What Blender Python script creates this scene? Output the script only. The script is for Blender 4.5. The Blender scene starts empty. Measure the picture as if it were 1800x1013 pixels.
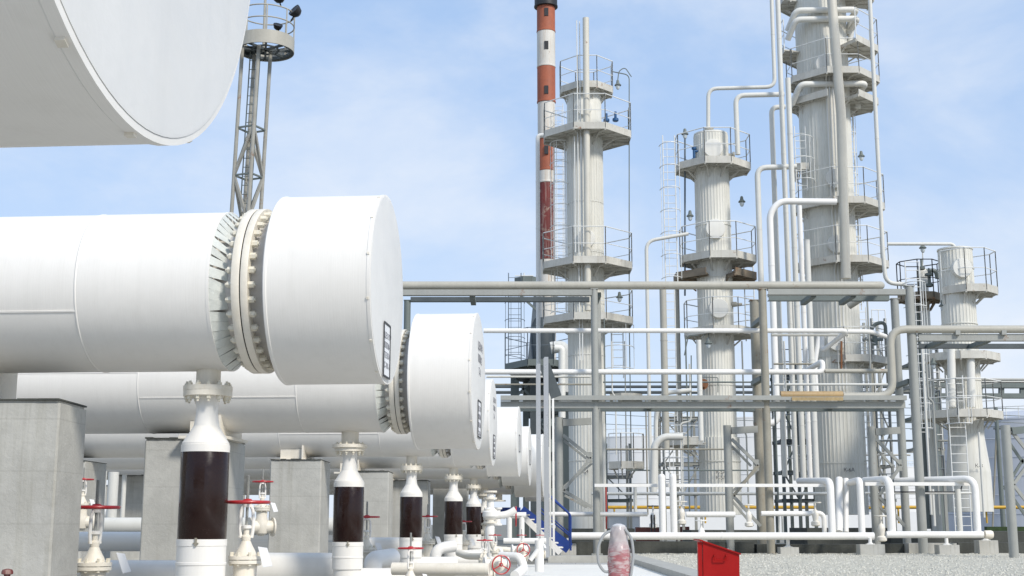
import bpy, math, random
from mathutils import Vector, Matrix
random.seed(7)
R = math.radians
SC = bpy.context.scene
COL = SC.collection

# ------------------------------------------------------------------ camera model
F = 2300.0; CX, CY = 900.0, 506.5; HZ = 922.0; CH = 0.75
PITCH = math.atan((HZ - CY) / F); CP, SP = math.cos(PITCH), math.sin(PITCH)

def at(px, py, Y):
    """point at distance Y along the ground seen in direction px, py of the photograph"""
    u, v = px - CX, CY - py
    t = Y / (F * CP - v * SP)
    return Vector((u * t, Y, CH + (F * SP + v * CP) * t))

def mpp(py, Y):                      # metres per photo pixel
    return Y / (F * CP - (CY - py) * SP)

cam = bpy.data.cameras.new('camera'); co = bpy.data.objects.new('camera', cam); COL.objects.link(co)
cam.sensor_width = 36; cam.lens = F / 1800 * 36; cam.clip_start = .05; cam.clip_end = 3000
co.location = (0, 0, CH); co.rotation_euler = (math.pi / 2 + PITCH, 0, 0)
SC.camera = co

# ------------------------------------------------------------------ materials
MATS = {}
def mat(name, col, rough=.5, metal=0., var=.08, scale=3., streak=0., streak_col=(.25, .22, .17), rust=0., bump=0., bscale=40.,
        rust_col=(.22, .09, .03), spec=.5, brushed=0., form=False):
    if name in MATS: return MATS[name]
    m = bpy.data.materials.new(name); m.use_nodes = True; N = m.node_tree.nodes; L = m.node_tree.links
    b = N['Principled BSDF']; b.inputs['Roughness'].default_value = rough; b.inputs['Metallic'].default_value = metal
    b.inputs['Specular IOR Level'].default_value = spec
    tc = N.new('ShaderNodeTexCoord')
    def noise(sc, detail=4, vec=None, rgh=.6):
        n = N.new('ShaderNodeTexNoise'); n.inputs['Scale'].default_value = sc; n.inputs['Detail'].default_value = detail
        n.inputs['Roughness'].default_value = rgh
        L.new(vec or tc.outputs['Object'], n.inputs['Vector']); return n.outputs['Fac']
    def mapr(v, a, b_, c, d):
        n = N.new('ShaderNodeMapRange'); L.new(v, n.inputs['Value'])
        for i, x in enumerate((a, b_, c, d)): n.inputs[i + 1].default_value = x
        return n.outputs['Result']
    def mix(f, a, b_):
        n = N.new('ShaderNodeMix'); n.data_type = 'RGBA'
        for s, x in ((0, f), (6, a), (7, b_)):
            if hasattr(x, 'default_value') and not isinstance(x, tuple): L.new(x, n.inputs[s])
            else: n.inputs[s].default_value = x if s == 0 else (*x, 1)
        return n.outputs[2]
    c = mix(mapr(noise(scale), .3, .7, 0, 1), tuple(x * (1 - var) for x in col), tuple(min(1, x * (1 + var)) for x in col))
    c = mix(mapr(noise(scale * 9, 3), .35, .75, 0, .35), c, tuple(x * (1 - 1.6 * var) for x in col))
    if streak:
        mp = N.new('ShaderNodeMapping'); mp.inputs['Scale'].default_value = (6, 6, .25); L.new(tc.outputs['Object'], mp.inputs['Vector'])
        c = mix(mapr(noise(1.6, 5, mp.outputs['Vector'], .65), .5, .8, 0, streak), c, streak_col)
    if rust:
        c = mix(mapr(noise(2.3, 8, None, .7), .66 - rust * .2, .72 - rust * .15, 0, .85), c, rust_col)
    if form:                                            # board marks and air holes of cast concrete
        sx = N.new('ShaderNodeSeparateXYZ'); L.new(tc.outputs['Object'], sx.inputs[0])
        def mth(op, a, k):
            n = N.new('ShaderNodeMath'); n.operation = op; L.new(a, n.inputs[0]); n.inputs[1].default_value = k; return n.outputs[0]
        c = mix(mapr(mth('FRACT', mth('MULTIPLY', sx.outputs['Z'], 2.6), 0), .0, .035, .30, 0), c, (.2, .19, .16))
        vo = N.new('ShaderNodeTexVoronoi'); vo.inputs['Scale'].default_value = 16; L.new(tc.outputs['Object'], vo.inputs['Vector'])
        c = mix(mapr(vo.outputs['Distance'], .03, .09, .4, 0), c, (.2, .19, .16))
        c = mix(mapr(noise(1.1, 6, None, .7), .52, .66, 0, .45), c, (.52, .51, .48))
    L.new(c, b.inputs['Base Color'])
    L.new(mapr(noise(scale * 2), .3, .7, max(0, rough - .08), min(1, rough + .1)), b.inputs['Roughness'])
    h = None
    if brushed:
        mp = N.new('ShaderNodeMapping'); mp.inputs['Scale'].default_value = (60, .6, .6); L.new(tc.outputs['Object'], mp.inputs['Vector'])
        h = noise(2, 3, mp.outputs['Vector'], .7); bump_s = brushed
    elif bump:
        h = noise(bscale, 6, None, .7); bump_s = bump
    if h is not None:
        bp = N.new('ShaderNodeBump'); bp.inputs['Strength'].default_value = bump_s; bp.inputs['Distance'].default_value = .02
        L.new(h, bp.inputs['Height']); L.new(bp.outputs['Normal'], b.inputs['Normal'])
    MATS[name] = m; return m

WHITE = mat('white_paint', (.82, .795, .745), .45, var=.03, streak=.12, bump=.08, bscale=8)
JACKET = mat('white_jacket', (.82, .79, .735), .5, var=.03, scale=1.1, streak=.14, streak_col=(.52, .49, .42), brushed=.07)
ENDP = mat('end_plate_white', (.73, .715, .68), .42, var=.04, scale=2.5, streak=.15, streak_col=(.5, .5, .48), bump=.15, bscale=3)
CREAM = mat('cream_paint', (.77, .715, .61), .5, var=.07, scale=6, streak=.25, streak_col=(.45, .36, .2), bump=.15, bscale=20)
NECK = mat('faded_neck_paint', (.6, .57, .53), .6, var=.1, scale=5, streak=.3, streak_col=(.5, .4, .22))
STRIP = mat('foil_strip', (.6, .62, .58), .5, var=.12, scale=9, bump=.3, bscale=12)
STAIN = mat('ochre_stain_beam', (.40, .29, .14), .6, var=.3, scale=2, streak=.6, streak_col=(.3, .28, .22))
VALW = mat('valve_off_white', (.76, .72, .64), .5, var=.08, scale=8)
BLACKHOLE = mat('gasket_and_gap_shade', (.015, .015, .015), .9, var=.1)
CONC = mat('pier_concrete', (.46, .45, .41), .9, var=.18, scale=1.6, streak=.6, streak_col=(.23, .215, .16), bump=.3, bscale=30, form=True)
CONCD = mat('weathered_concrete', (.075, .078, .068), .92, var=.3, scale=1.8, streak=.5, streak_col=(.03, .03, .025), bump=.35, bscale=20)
CONCL = mat('light_concrete', (.42, .41, .37), .9, var=.12, scale=3, streak=.3, bump=.3, bscale=30)
SLABM = mat('pale_floor_paint', (.80, .77, .70), .6, var=.04, scale=1.2, bump=.1, bscale=15)
BROWN = mat('brown_gloss_band', (.016, .005, .003), .2, var=.1, scale=8, streak=.04, streak_col=(.05, .035, .02), spec=.4)
REDP = mat('red_wheel_paint', (.45, .025, .03), .35, var=.12, scale=10)
REDB = mat('red_box_paint', (.31, .003, .002), .45, spec=.25, var=.1, scale=3, streak=.15, streak_col=(.25, .02, .015))
STEEL = mat('grey_steel_paint', (.33, .335, .31), .55, var=.08, scale=2, streak=.3, streak_col=(.24, .22, .17), rust=.12)
STEELR = mat('stained_steel_paint', (.31, .29, .235), .6, var=.15, scale=2, streak=.5, streak_col=(.25, .19, .1), rust=.35)
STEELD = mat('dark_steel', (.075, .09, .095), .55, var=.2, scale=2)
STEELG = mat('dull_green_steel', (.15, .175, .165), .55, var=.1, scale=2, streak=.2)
BEIGE = mat('beige_grey_pipe', (.43, .41, .35), .55, var=.07, scale=1.5, streak=.25, rust=.1)
PALE = mat('pale_front_line', (.62, .59, .51), .5, var=.07, scale=1, streak=.4, streak_col=(.4, .34, .24), rust=.06)
COLM = mat('column_cladding', (.70, .685, .62), .5, var=.08, scale=.5, streak=.55, streak_col=(.40, .37, .28), bump=.05, bscale=4)
COLW = mat('column_white', (.74, .725, .67), .5, var=.05, scale=1, streak=.25, streak_col=(.45, .43, .36))
PIPEW = mat('white_pipe_paint', (.82, .80, .76), .42, var=.03, scale=1.5, streak=.15, streak_col=(.5, .48, .42))
PIPEG = mat('grey_white_pipe', (.66, .65, .60), .5, var=.05, scale=1, streak=.2, streak_col=(.42, .41, .36))
DECK = mat('deck_paint', (.58, .56, .50), .6, var=.14, scale=1.5, streak=.5, streak_col=(.35, .3, .22), rust=.22)
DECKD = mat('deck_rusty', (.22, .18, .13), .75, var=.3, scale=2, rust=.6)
RAILM = mat('rail_paint', (.76, .76, .73), .5, var=.06)
RAILD = mat('rail_dark_blue_grey', (.13, .16, .19), .5, var=.1)
BLUE = mat('blue_paint', (.010, .040, .21), .4, var=.12, scale=4)
YELL = mat('yellow_pipe_paint', (.62, .36, .03), .5, var=.1)
OCHRE = mat('ochre_stained_paint', (.43, .30, .15), .55, var=.22, scale=1.2, streak=.5, streak_col=(.35, .17, .04))
RUSTR = mat('rust_red_paint', (.38, .11, .055), .65, var=.2, scale=.8, streak=.5, streak_col=(.24, .07, .04), rust=.2)
MAROON = mat('maroon_paint', (.15, .022, .018), .65, var=.3, scale=.8, streak=.9, streak_col=(.5, .4, .34), rust=.55, rust_col=(.36, .26, .2))
STACKW = mat('stack_white', (.66, .63, .57), .6, var=.08, scale=.6, streak=.9, streak_col=(.45, .27, .12), rust=.15)
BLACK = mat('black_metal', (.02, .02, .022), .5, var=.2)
INK = mat('black_stencil', (.02, .02, .025), .6, var=.1)
GREYINK = mat('faded_stencil', (.22, .22, .24), .6, var=.1)
PLATE = mat('notice_white', (.82, .82, .82), .4, var=.02)
CHROME = mat('bright_galvanised', (.42, .43, .44), .3, metal=.35, var=.04, scale=1.5)
TANKM = mat('far_tank_white', (.74, .74, .73), .6, var=.03, scale=.1)
TANKG = mat('far_tank_grey', (.50, .52, .56), .6, var=.05, scale=.1, streak=.15)
POSTG = mat('mast_paint', (.34, .33, .29), .6, var=.15, scale=2, streak=.3, rust=.3)
BOLTM = mat('bolt_cream', (.73, .68, .56), .5, var=.1, scale=20)
BOLTW = mat('bolt_white', (.72, .71, .68), .5, var=.1, scale=20)
HOSE = mat('grey_hose', (.33, .34, .34), .5, var=.1)
GLASS = mat('lamp_glass', (.55, .6, .62), .2, var=.05)
HEDGE = mat('hedge_leaf', (.03, .055, .015), .8, var=.4, scale=6)
BLUEV = mat('blue_valve_paint', (.02, .09, .22), .4, var=.1)
BRICKR = mat('brown_red_bench', (.13, .04, .03), .7, var=.2)

# ------------------------------------------------------------------ mesh builder
class MB:
    def __init__(s): s.v = []; s.f = []
    def add(s, vs, fs):
        o = len(s.v); s.v.extend([tuple(x) for x in vs]); s.f.extend([tuple(i + o for i in f) for f in fs]); return s
    def box(s, x0, x1, y0, y1, z0, z1):
        vs = [(x, y, z) for z in (z0, z1) for y in (y0, y1) for x in (x0, x1)]
        return s.add(vs, [(0, 2, 3, 1), (4, 5, 7, 6), (0, 1, 5, 4), (2, 6, 7, 3), (0, 4, 6, 2), (1, 3, 7, 5)])
    def beam(s, a, b, w, h=None, up=(0, 0, 1)):
        a, b = Vector(a), Vector(b); h = h or w; d = (b - a)
        if d.length < 1e-6: return s
        d.normalize(); u = Vector(up)
        if abs(d.dot(u)) > .95: u = Vector((0, 1, 0))
        x = d.cross(u).normalized(); y = x.cross(d)
        vs = [p + x * (i * w / 2) + y * (j * h / 2) for p in (a, b) for i, j in ((-1, -1), (1, -1), (1, 1), (-1, 1))]
        return s.add(vs, [(3, 2, 1, 0), (4, 5, 6, 7), (0, 1, 5, 4), (1, 2, 6, 5), (2, 3, 7, 6), (3, 0, 4, 7)])
    def ibeam(s, a, b, w, h):
        a, b = Vector(a), Vector(b); t = max(.012, h * .09); z = Vector((0, 0, h / 2 - t / 2))
        s.beam(a + z, b + z, w, t); s.beam(a - z, b - z, w, t); s.beam(a, b, t, h - 2 * t); return s
    def tube(s, pts, r, seg=10, bend=None, cap=True, steps=5):
        P = [Vector(p) for p in pts]; bend = r * 3 if bend is None else bend
        Q = [P[0]]
        for i in range(1, len(P) - 1):
            a, b, c = P[i - 1], P[i], P[i + 1]; d1 = (a - b); d2 = (c - b)
            if d1.length < 1e-6 or d2.length < 1e-6: continue
            k = min(bend, d1.length * .48, d2.length * .48); d1.normalize(); d2.normalize()
            if d1.dot(d2) < -.999 or bend == 0: Q.append(b); continue
            p1, p2 = b + d1 * k, b + d2 * k
            for j in range(steps + 1):
                t = j / steps; Q.append(p1 * (1 - t) ** 2 + b * 2 * t * (1 - t) + p2 * t * t)
        Q.append(P[-1])
        rs = r if isinstance(r, (list, tuple)) else None
        T = []
        for i in range(len(Q)):
            d = (Q[min(i + 1, len(Q) - 1)] - Q[max(i - 1, 0)])
            T.append(d.normalized() if d.length > 1e-9 else Vector((0, 0, 1)))
        n = Vector((0, 0, 1)) if abs(T[0].z) < .9 else Vector((0, 1, 0))
        n = (n - T[0] * n.dot(T[0])).normalized(); vs = []
        for q, t in zip(Q, T):
            n = (n - t * n.dot(t)).normalized(); m = t.cross(n)
            for k in range(seg):
                a = 2 * math.pi * (k + .5) / seg; vs.append(q + n * (math.cos(a) * r) + m * (math.sin(a) * r))
        fs = []
        for i in range(len(Q) - 1):
            for k in range(seg):
                k2 = (k + 1) % seg; fs.append((i * seg + k, i * seg + k2, (i + 1) * seg + k2, (i + 1) * seg + k))
        if cap: fs.append(tuple(range(seg))[::-1]); fs.append(tuple((len(Q) - 1) * seg + k for k in range(seg)))
        return s.add(vs, fs)
    def lathe(s, prof, seg=24, o=(0, 0, 0), axis='z', cap=True, M=None):
        """prof: (r, h) pairs along the axis"""
        vs = []; o = Vector(o)
        for r, h in prof:
            for k in range(seg):
                a = 2 * math.pi * k / seg; c, d = math.cos(a) * r, math.sin(a) * r
                p = {'z': (c, d, h), 'x': (h, c, d), 'y': (d, h, c)}[axis]
                p = Vector(p)
                if M: p = M @ p
                vs.append(o + p)
        fs = []
        for i in range(len(prof) - 1):
            for k in range(seg):
                k2 = (k + 1) % seg; fs.append((i * seg + k, i * seg + k2, (i + 1) * seg + k2, (i + 1) * seg + k))
        if cap:
            fs.append(tuple(range(seg))[::-1]); fs.append(tuple((len(prof) - 1) * seg + k for k in range(seg)))
        return s.add(vs, fs)
    def torus(s, o, R_, r, M=None, seg=28, sub=8):
        vs = []
        for i in range(seg):
            a = 2 * math.pi * i / seg
            for j in range(sub):
                b = 2 * math.pi * j / sub; p = Vector(((R_ + r * math.cos(b)) * math.cos(a), (R_ + r * math.cos(b)) * math.sin(a), r * math.sin(b)))
                if M: p = M @ p
                vs.append(Vector(o) + p)
        fs = [(i * sub + j, ((i + 1) % seg) * sub + j, ((i + 1) % seg) * sub + (j + 1) % sub, i * sub + (j + 1) % sub) for i in range(seg) for j in range(sub)]
        return s.add(vs, fs)
    def poly(s, pts, z0, z1):
        n = len(pts); vs = [(x, y, z0) for x, y in pts] + [(x, y, z1) for x, y in pts]
        return s.add(vs, [tuple(range(n))[::-1], tuple(range(n, 2 * n))] + [(k, (k + 1) % n, n + (k + 1) % n, n + k) for k in range(n)])
    def ribbed(s, cx, cy, z0, z1, r0, r1, n=44, dep=.014, flip=1):
        prof = []
        for k in range(n):
            a = 2 * math.pi * k / n; w = 2 * math.pi / n
            for f, d in ((0, 0), (.62, 0), (.70, dep), (.92, dep)): prof.append((a + f * w, d))
        vs = []
        for z, r in ((z0, r0), (z1, r1)):
            for a, d in prof: vs.append((cx + (r + d) * math.cos(a), cy + (r + d) * math.sin(a), z))
        m = len(prof); return s.add(vs, [(k, (k + 1) % m, m + (k + 1) % m, m + k) for k in range(m)] + [tuple(range(m))[::-1], tuple(range(m, 2 * m))])

ORI = {}
def tag(o, label=None, cat=None, group=None, kind=None):
    if label: o['label'] = label
    if cat: o['category'] = cat
    if group: o['group'] = group
    if kind: o['kind'] = kind
    elif cat: o['kind'] = 'thing'
    return o
def thing(name, label, cat, loc=(0, 0, 0), group=None):
    o = bpy.data.objects.new(name, None); COL.objects.link(o); o.location = loc; o.empty_display_size = .2
    ORI[o.name] = Vector(loc); return tag(o, label, cat, group)
def mesh(name, mb, m, parent=None, label=None, cat=None, group=None, kind=None, flat=False, base=None, ang=35):
    """base: for a top-level mesh the world point its origin is moved to; children follow their thing's origin"""
    if parent is not None: off = ORI[parent.name]
    elif base is not None: off = Vector(base)
    else:
        xs = [p[0] for p in mb.v]; ys = [p[1] for p in mb.v]; zs = [p[2] for p in mb.v]
        off = Vector(((min(xs) + max(xs)) / 2, (min(ys) + max(ys)) / 2, min(zs)))
    me = bpy.data.meshes.new(name)
    me.from_pydata([(p[0] - off.x, p[1] - off.y, p[2] - off.z) for p in mb.v], [], mb.f); me.update()
    if not flat:
        me.polygons.foreach_set('use_smooth', [True] * len(me.polygons)); me.set_sharp_from_angle(angle=R(ang))
    me.materials.append(m)
    o = bpy.data.objects.new(name, me); COL.objects.link(o)
    if parent is not None: o.parent = parent; ORI[o.name] = off
    else: o.location = off; ORI[o.name] = off
    return tag(o, label, cat, group, kind)
def copy_tree(o, parent=None):
    c = o.copy(); COL.objects.link(c); c.parent = parent
    for ch in list(o.children): copy_tree(ch, c)
    return c

def path(pts, Y=None):
    W = []
    for p in pts:
        W.append(at(p[0], p[1], p[2] if len(p) > 2 else Y))
    for i in range(1, len(W)):                       # straighten what is plumb or level
        a, b = W[i - 1], W[i]; d = b - a
        if abs(d.z) > 6 * math.hypot(d.x, d.y): b.x, b.y = a.x, a.y
        elif abs(d.x) > 10 * abs(d.z) and abs(d.x) > .3: b.z = a.z
    return W
def pipe(pts, Y, rpx, m, label, group=None, name='pipe', cat='pipe', seg=12, bend=None, bands=0, foot=None):
    W = path(pts, Y); r = rpx * mpp(700, pts[0][2] if len(pts[0]) > 2 else Y)
    mb = MB().tube(W, r, seg, bend)
    if bands:                                           # jacket seams
        for a, b in zip(W, W[1:]):
            d = b - a; n = int(d.length / bands)
            for k in range(1, n + 1):
                c = a + d * (k / (n + 1)); u = d.normalized() * .02; mb.tube([c - u, c + u], r * 1.06, seg, 0)
    return mesh(name, mb, m, None, label, cat, group)
def steel(a, b, w, h, m, label, group=None, name='steel_beam', cat='beam', kind='i'):
    mb = MB(); (mb.ibeam if kind == 'i' else mb.beam)(a, b, w, h); return mesh(name, mb, m, None, label, cat, group)
# ================================================================== FOREGROUND
YAW = -0.08                                            # exchanger axes run slightly towards us on the right
def local_thing(name, label, cat, group=None): return thing(name, label, cat, (0, 0, 0), group)

def text_mesh(body, size, M, m, parent, name='lettering', ext=.001):
    cu = bpy.data.curves.new(name, 'FONT'); cu.body = body; cu.size = size; cu.extrude = ext; cu.align_x = 'LEFT'; cu.space_line = 1.15
    o = bpy.data.objects.new('t', cu); COL.objects.link(o); bpy.context.view_layer.update()
    me = bpy.data.meshes.new_from_object(o.evaluated_get(bpy.context.evaluated_depsgraph_get()))
    bpy.data.objects.remove(o); me.transform(M); me.materials.clear(); me.materials.append(m)
    q = bpy.data.objects.new(name, me); COL.objects.link(q); q.parent = parent
    return q

def bolt_mesh(l, d, m, axis_M, parent, name='stud_bolt'):
    return None

def exchanger(label, end, Rc, Rs, L=9.0, detail=2, plate=None, writing=None, saddles=(-2.75, -7.0), only_cap=False, lx=.955):
    """axis along -x from the end plate at x=0; local z=0 is the ground"""
    k = Rc / .72; H = end.z; o = local_thing('heat_exchanger', label, 'heat exchanger', 'horizontal heat exchangers in a row')
    ctr = (0, 0, H); seg = 96 if detail > 1 else 56
    xe = lambda v: v * k * lx
    # cover over the channel end
    mesh('channel_cover', MB().lathe([(Rc * .80, xe(-.812)), (Rc * .998, xe(-.815)), (Rc * 1.006, xe(-.808)), (Rc * 1.006, xe(-.79)), (Rc, xe(-.785)), (Rc, xe(-.03)),
        (Rc * 1.005, xe(-.025)), (Rc * 1.005, 0), (Rc * .985, .002)], seg, ctr, 'x', cap=False), JACKET, o, ang=14)
    ep = mesh('end_plate', MB().lathe([(Rc * .984, -.01), (Rc * .984, .004), (Rc * .97, .006), (.001, .012)], seg, ctr, 'x'), ENDP, o)
    n = 14
    for i in range(n):
        mb = MB()
        a = 2 * math.pi * (i + .35) / n + .1
        p = Vector((xe(-.018), Rc * math.cos(a), H + Rc * math.sin(a))); q = Vector((0, math.cos(a), math.sin(a)))
        mb.beam(p, p + q * .010 * k, .018 * k); mesh('rim_clip', mb, CREAM, o)
    if only_cap:                                        # long bare shell of the nearest one
        mesh('shell_jacket', MB().lathe([(Rc * .97, xe(-.81)), (Rc * .97, -L)], seg, ctr, 'x'), JACKET, o)
    else:
        # neck, flanges, gasket
        mesh('channel_neck', MB().lathe([(Rs * .87, xe(-.80)), (Rs * .87, xe(-.97))], seg, ctr, 'x', cap=False), NECK, o)
        for nm, x0, x1 in (('channel_flange', -.957, -1.012), ('shell_flange', -1.022, -1.085)):
            mesh(nm, MB().lathe([(Rs * .85, xe(x0)), (Rs * 1.03, xe(x0)), (Rs * 1.035, xe(x0) - .006), (Rs * 1.035, xe(x1) + .006), (Rs * 1.03, xe(x1)), (Rs * .8, xe(x1))], seg, ctr, 'x'), CREAM, o)
        mesh('gasket', MB().lathe([(Rs * 1.02, xe(-1.010)), (Rs * 1.02, xe(-1.024))], seg, ctr, 'x', cap=False), BLACKHOLE, o)
        n = 34 if detail > 1 else 26; bm0 = None
        if detail:
            for i in range(n):
                a = 2 * math.pi * (i + .5) / n; c = Vector((0, Rs * .955 * math.cos(a), Rs * .955 * math.sin(a)))
                if bm0 is None:
                    b = MB().lathe([(.014 * k, xe(-.905)), (.014 * k, xe(-1.14))], 8, (0, 0, 0), 'x')
                    for x0, x1 in ((-.915, -.957), (-1.085, -1.125)): b.lathe([(.026 * k, xe(x0)), (.026 * k, xe(x1))], 6, (0, 0, 0), 'x')
                    bo = mesh('stud_bolt', b, BOLTM if detail > 1 else BOLTW, o); bm0 = bo
                else:
                    bo = bm0.copy(); COL.objects.link(bo)
                bo.location = (0, c.y, H + c.z); bo.rotation_euler = (a, 0, 0)
        mesh('shell_neck', MB().lathe([(Rs * .85, xe(-1.08)), (Rs * .82, xe(-1.30))], seg, ctr, 'x', cap=False), NECK, o)
        # frayed foil skirt closing the insulation
        x_in, x_out = xe(-1.15), xe(-1.262); n = 46; mb = MB()
        rnd = random.Random(int(H * 1000))
        for i in range(n):
            a0 = 2 * math.pi * i / n; top = math.sin(a0) > .3; low = -.9 < math.sin(a0) < -.25
            gap = rnd.uniform(.10, .75) if top else (rnd.uniform(0, .45) if rnd.random() < .35 else .06)
            a1 = a0 + 2 * math.pi / n * (1 - gap); lift = rnd.uniform(-.02, .03) * k if top else rnd.uniform(-.008, .012)
            tw = rnd.uniform(.02, .10)
            vs = []
            for (r, x, a) in ((Rs * .995, x_out, a0), (Rs * .995, x_out, a0 + 2 * math.pi / n * (.99 - gap * .5)), (Rs * .83 + lift, x_in + lift * .6, a1 + tw), (Rs * .83 + lift, x_in, a0 + tw)):
                vs.append((x, r * math.cos(a), H + r * math.sin(a)))
            vs += [(x - .004, y, z) for x, y, z in vs]
            mb.add(vs, [(0, 1, 2, 3), (7, 6, 5, 4), (0, 4, 5, 1), (1, 5, 6, 2), (2, 6, 7, 3), (3, 7, 4, 0)])
        mesh('foil_skirt', mb, STRIP, o, flat=True)
        mesh('insulation_gap_shade', MB().lathe([(Rs * .80, xe(-1.265)), (Rs * .97, xe(-1.270))], seg, ctr, 'x', cap=False), BLACKHOLE, o)  # black ring painting the shade seen through the gaps of the skirt
        # jacket of the shell with its seams
        pr = [(Rs * .985, xe(-1.262)), (Rs * 1.004, xe(-1.262)), (Rs * 1.004, xe(-1.285)), (Rs, xe(-1.287))]
        for s_ in (-2.30, -4.4, -6.5):
            pr += [(Rs, xe(s_)), (Rs * 1.006, xe(s_ - .006)), (Rs * 1.006, xe(s_ - .012)), (Rs * .997, xe(s_ - .02))]
        pr += [(Rs, -L)]
        mesh('shell_jacket', MB().lathe(pr, seg, ctr, 'x'), JACKET, o, ang=14)
        a = R(-28 - 90 + 62); a = -math.pi + R(22); mb = MB()   # lengthwise seam on our side
        for x0, x1, an in ((-2.31, -4.39, a), (-4.41, -6.49, a - .5)):
            c = Vector((0, Rs * 1.001 * math.cos(an + R(0)), Rs * 1.001 * math.sin(an)))
            mb.beam((xe(x0), c.y, H + c.z), (xe(x1), c.y, H + c.z), .012, .006, up=(0, c.y, c.z))
        mesh('lap_seam', mb, JACKET, o)
        # nozzle under the shell
        nx = -1.37 * k; g = .12 if Rc > .7 and Rs > .58 else .13
        nz = mesh('nozzle', MB().lathe([(.092 * k, 0), (.092 * k, -g - .10)], 24, (nx, 0, H - Rs + .10), 'z', cap=False), CREAM, o)
        mesh('nozzle_flange', MB().lathe([(.06, -g - .0), (.185 * k, -g), (.185 * k, -g - .035 * k), (.06, -g - .035 * k)], 32, (nx, 0, H - Rs), 'z'), CREAM, nz)
        for sx in saddles:
            mb = MB().box(sx - .16, sx + .16, -Rs * .62, Rs * .62, 1.66, H - Rs * .80)
            mb.box(sx + .16, sx + .185, -Rs * .74, Rs * .74, 1.66, H - Rs * .70)
            mb.box(sx - .25, sx + .25, -Rs * .8, Rs * .8, 1.632, 1.662)
            mesh('saddle', mb, CREAM, o)
    if plate:
        y0, y1, z0, z1 = plate                          # seen from +x, y runs away from us
        fr = MB(); t = .014 * k
        for a, b in (((y0, z0), (y1, z0)), ((y1, z0), (y1, z1)), ((y1, z1), (y0, z1)), ((y0, z1), (y0, z0))):
            fr.beam((.018, a[0], H + a[1]), (.018, b[0], H + b[1]), t, .006, up=(1, 0, 0))
        pl = mesh('notice_plate', MB().box(.010, .0155, y0, y1, H + z0, H + z1), PLATE, o, flat=True)
        mesh('notice_frame', fr, BLACK, pl, flat=True)
        if writing:
            wd = y1 - y0; M = Matrix.Translation((.0165, y0 + wd * .12, H + z1 - (z1 - z0) * .28)) @ Matrix(((0, 0, 1, 0), (1, 0, 0, 0), (0, 1, 0, 0), (0, 0, 0, 1)))
            text_mesh(writing, wd * .25, M, GREYINK, pl)
    if writing and detail > 0 and Rs < .58:              # stencilled rows above the plate
        M = Matrix.Translation((.0135, -.13 * k, H + .33 * k)) @ Matrix(((0, 0, 1, 0), (1, 0, 0, 0), (0, 1, 0, 0), (0, 0, 0, 1)))
        text_mesh('ЦЕХ № 1\nППФ-2\n  Т-4', .12 * k, M, GREYINK, o)
    o.location = (end.x, end.y, 0); o.rotation_euler = (0, 0, YAW)
    return o
TXT = 'ЦЕХ УПР\nПППФ-1\nТЕПЛ-08\nС-701-1'
EX = [  # end centre, cap radius, shell radius, detail, label
 ((-.907, 3.03, 2.625), .936, .9, 2, 'huge white cylinder end hanging in at the upper left corner, nearest of the exchangers'),
 ((-.953, 9.85, 2.517), .72, .612, 2, 'large white exchanger drum with cream bolted flange and frayed foil skirt in full view'),
 ((-.36, 13.9, 2.255), .72, .54, 2, 'white exchanger drum behind the big one, with faint stencilled rows on its end'),
 ((-.27, 18.8, 2.19), .615, .485, 1, 'third complete exchanger drum, its end oval tucked behind the drum with stencilled rows'),
 ((.13, 23.4, 2.2), .615, .47, 1, 'white exchanger end in front of the grey rack beam, bright flat side and thin edge'),
 ((.36, 26.8, 2.12), .60, .46, 1, 'narrow white exchanger end with black framed notice, second last of the row'),
 ((.70, 29.2, 2.03), .69, .50, 0, 'tall white exchanger end beside the galvanised posts, nearly last of the row'),
 ((.90, 31.6, 1.93), .64, .48, 0, 'thin sliver of white exchanger behind the galvanised posts, farthest of the row')]
exs = []
for i, (e, rc, rs, d, lab) in enumerate(EX):
    pl = (-.20, .20, -.67, -.27) if i == 1 else ((-.16, .14, -.60, -.22) if i in (2, 3) else ((-.3, -.02, -.22, .12) if i in (4, 5) else None))
    if pl and i != 1: pl = tuple(x * rc / .72 for x in pl)
    if i == 1: pl = (-.20, .06, -.68, -.28)
    exs.append(exchanger(lab, Vector(e), rc, rs, 9.5 if i else 6, d, pl, TXT if 0 < i < 4 else None, saddles=(-3.28, -6.9) if i == 1 else (-2.85, -6.9) if i < 4 else (-3.0,), only_cap=(i == 0), lx=.955 if i < 2 else .80))

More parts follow.
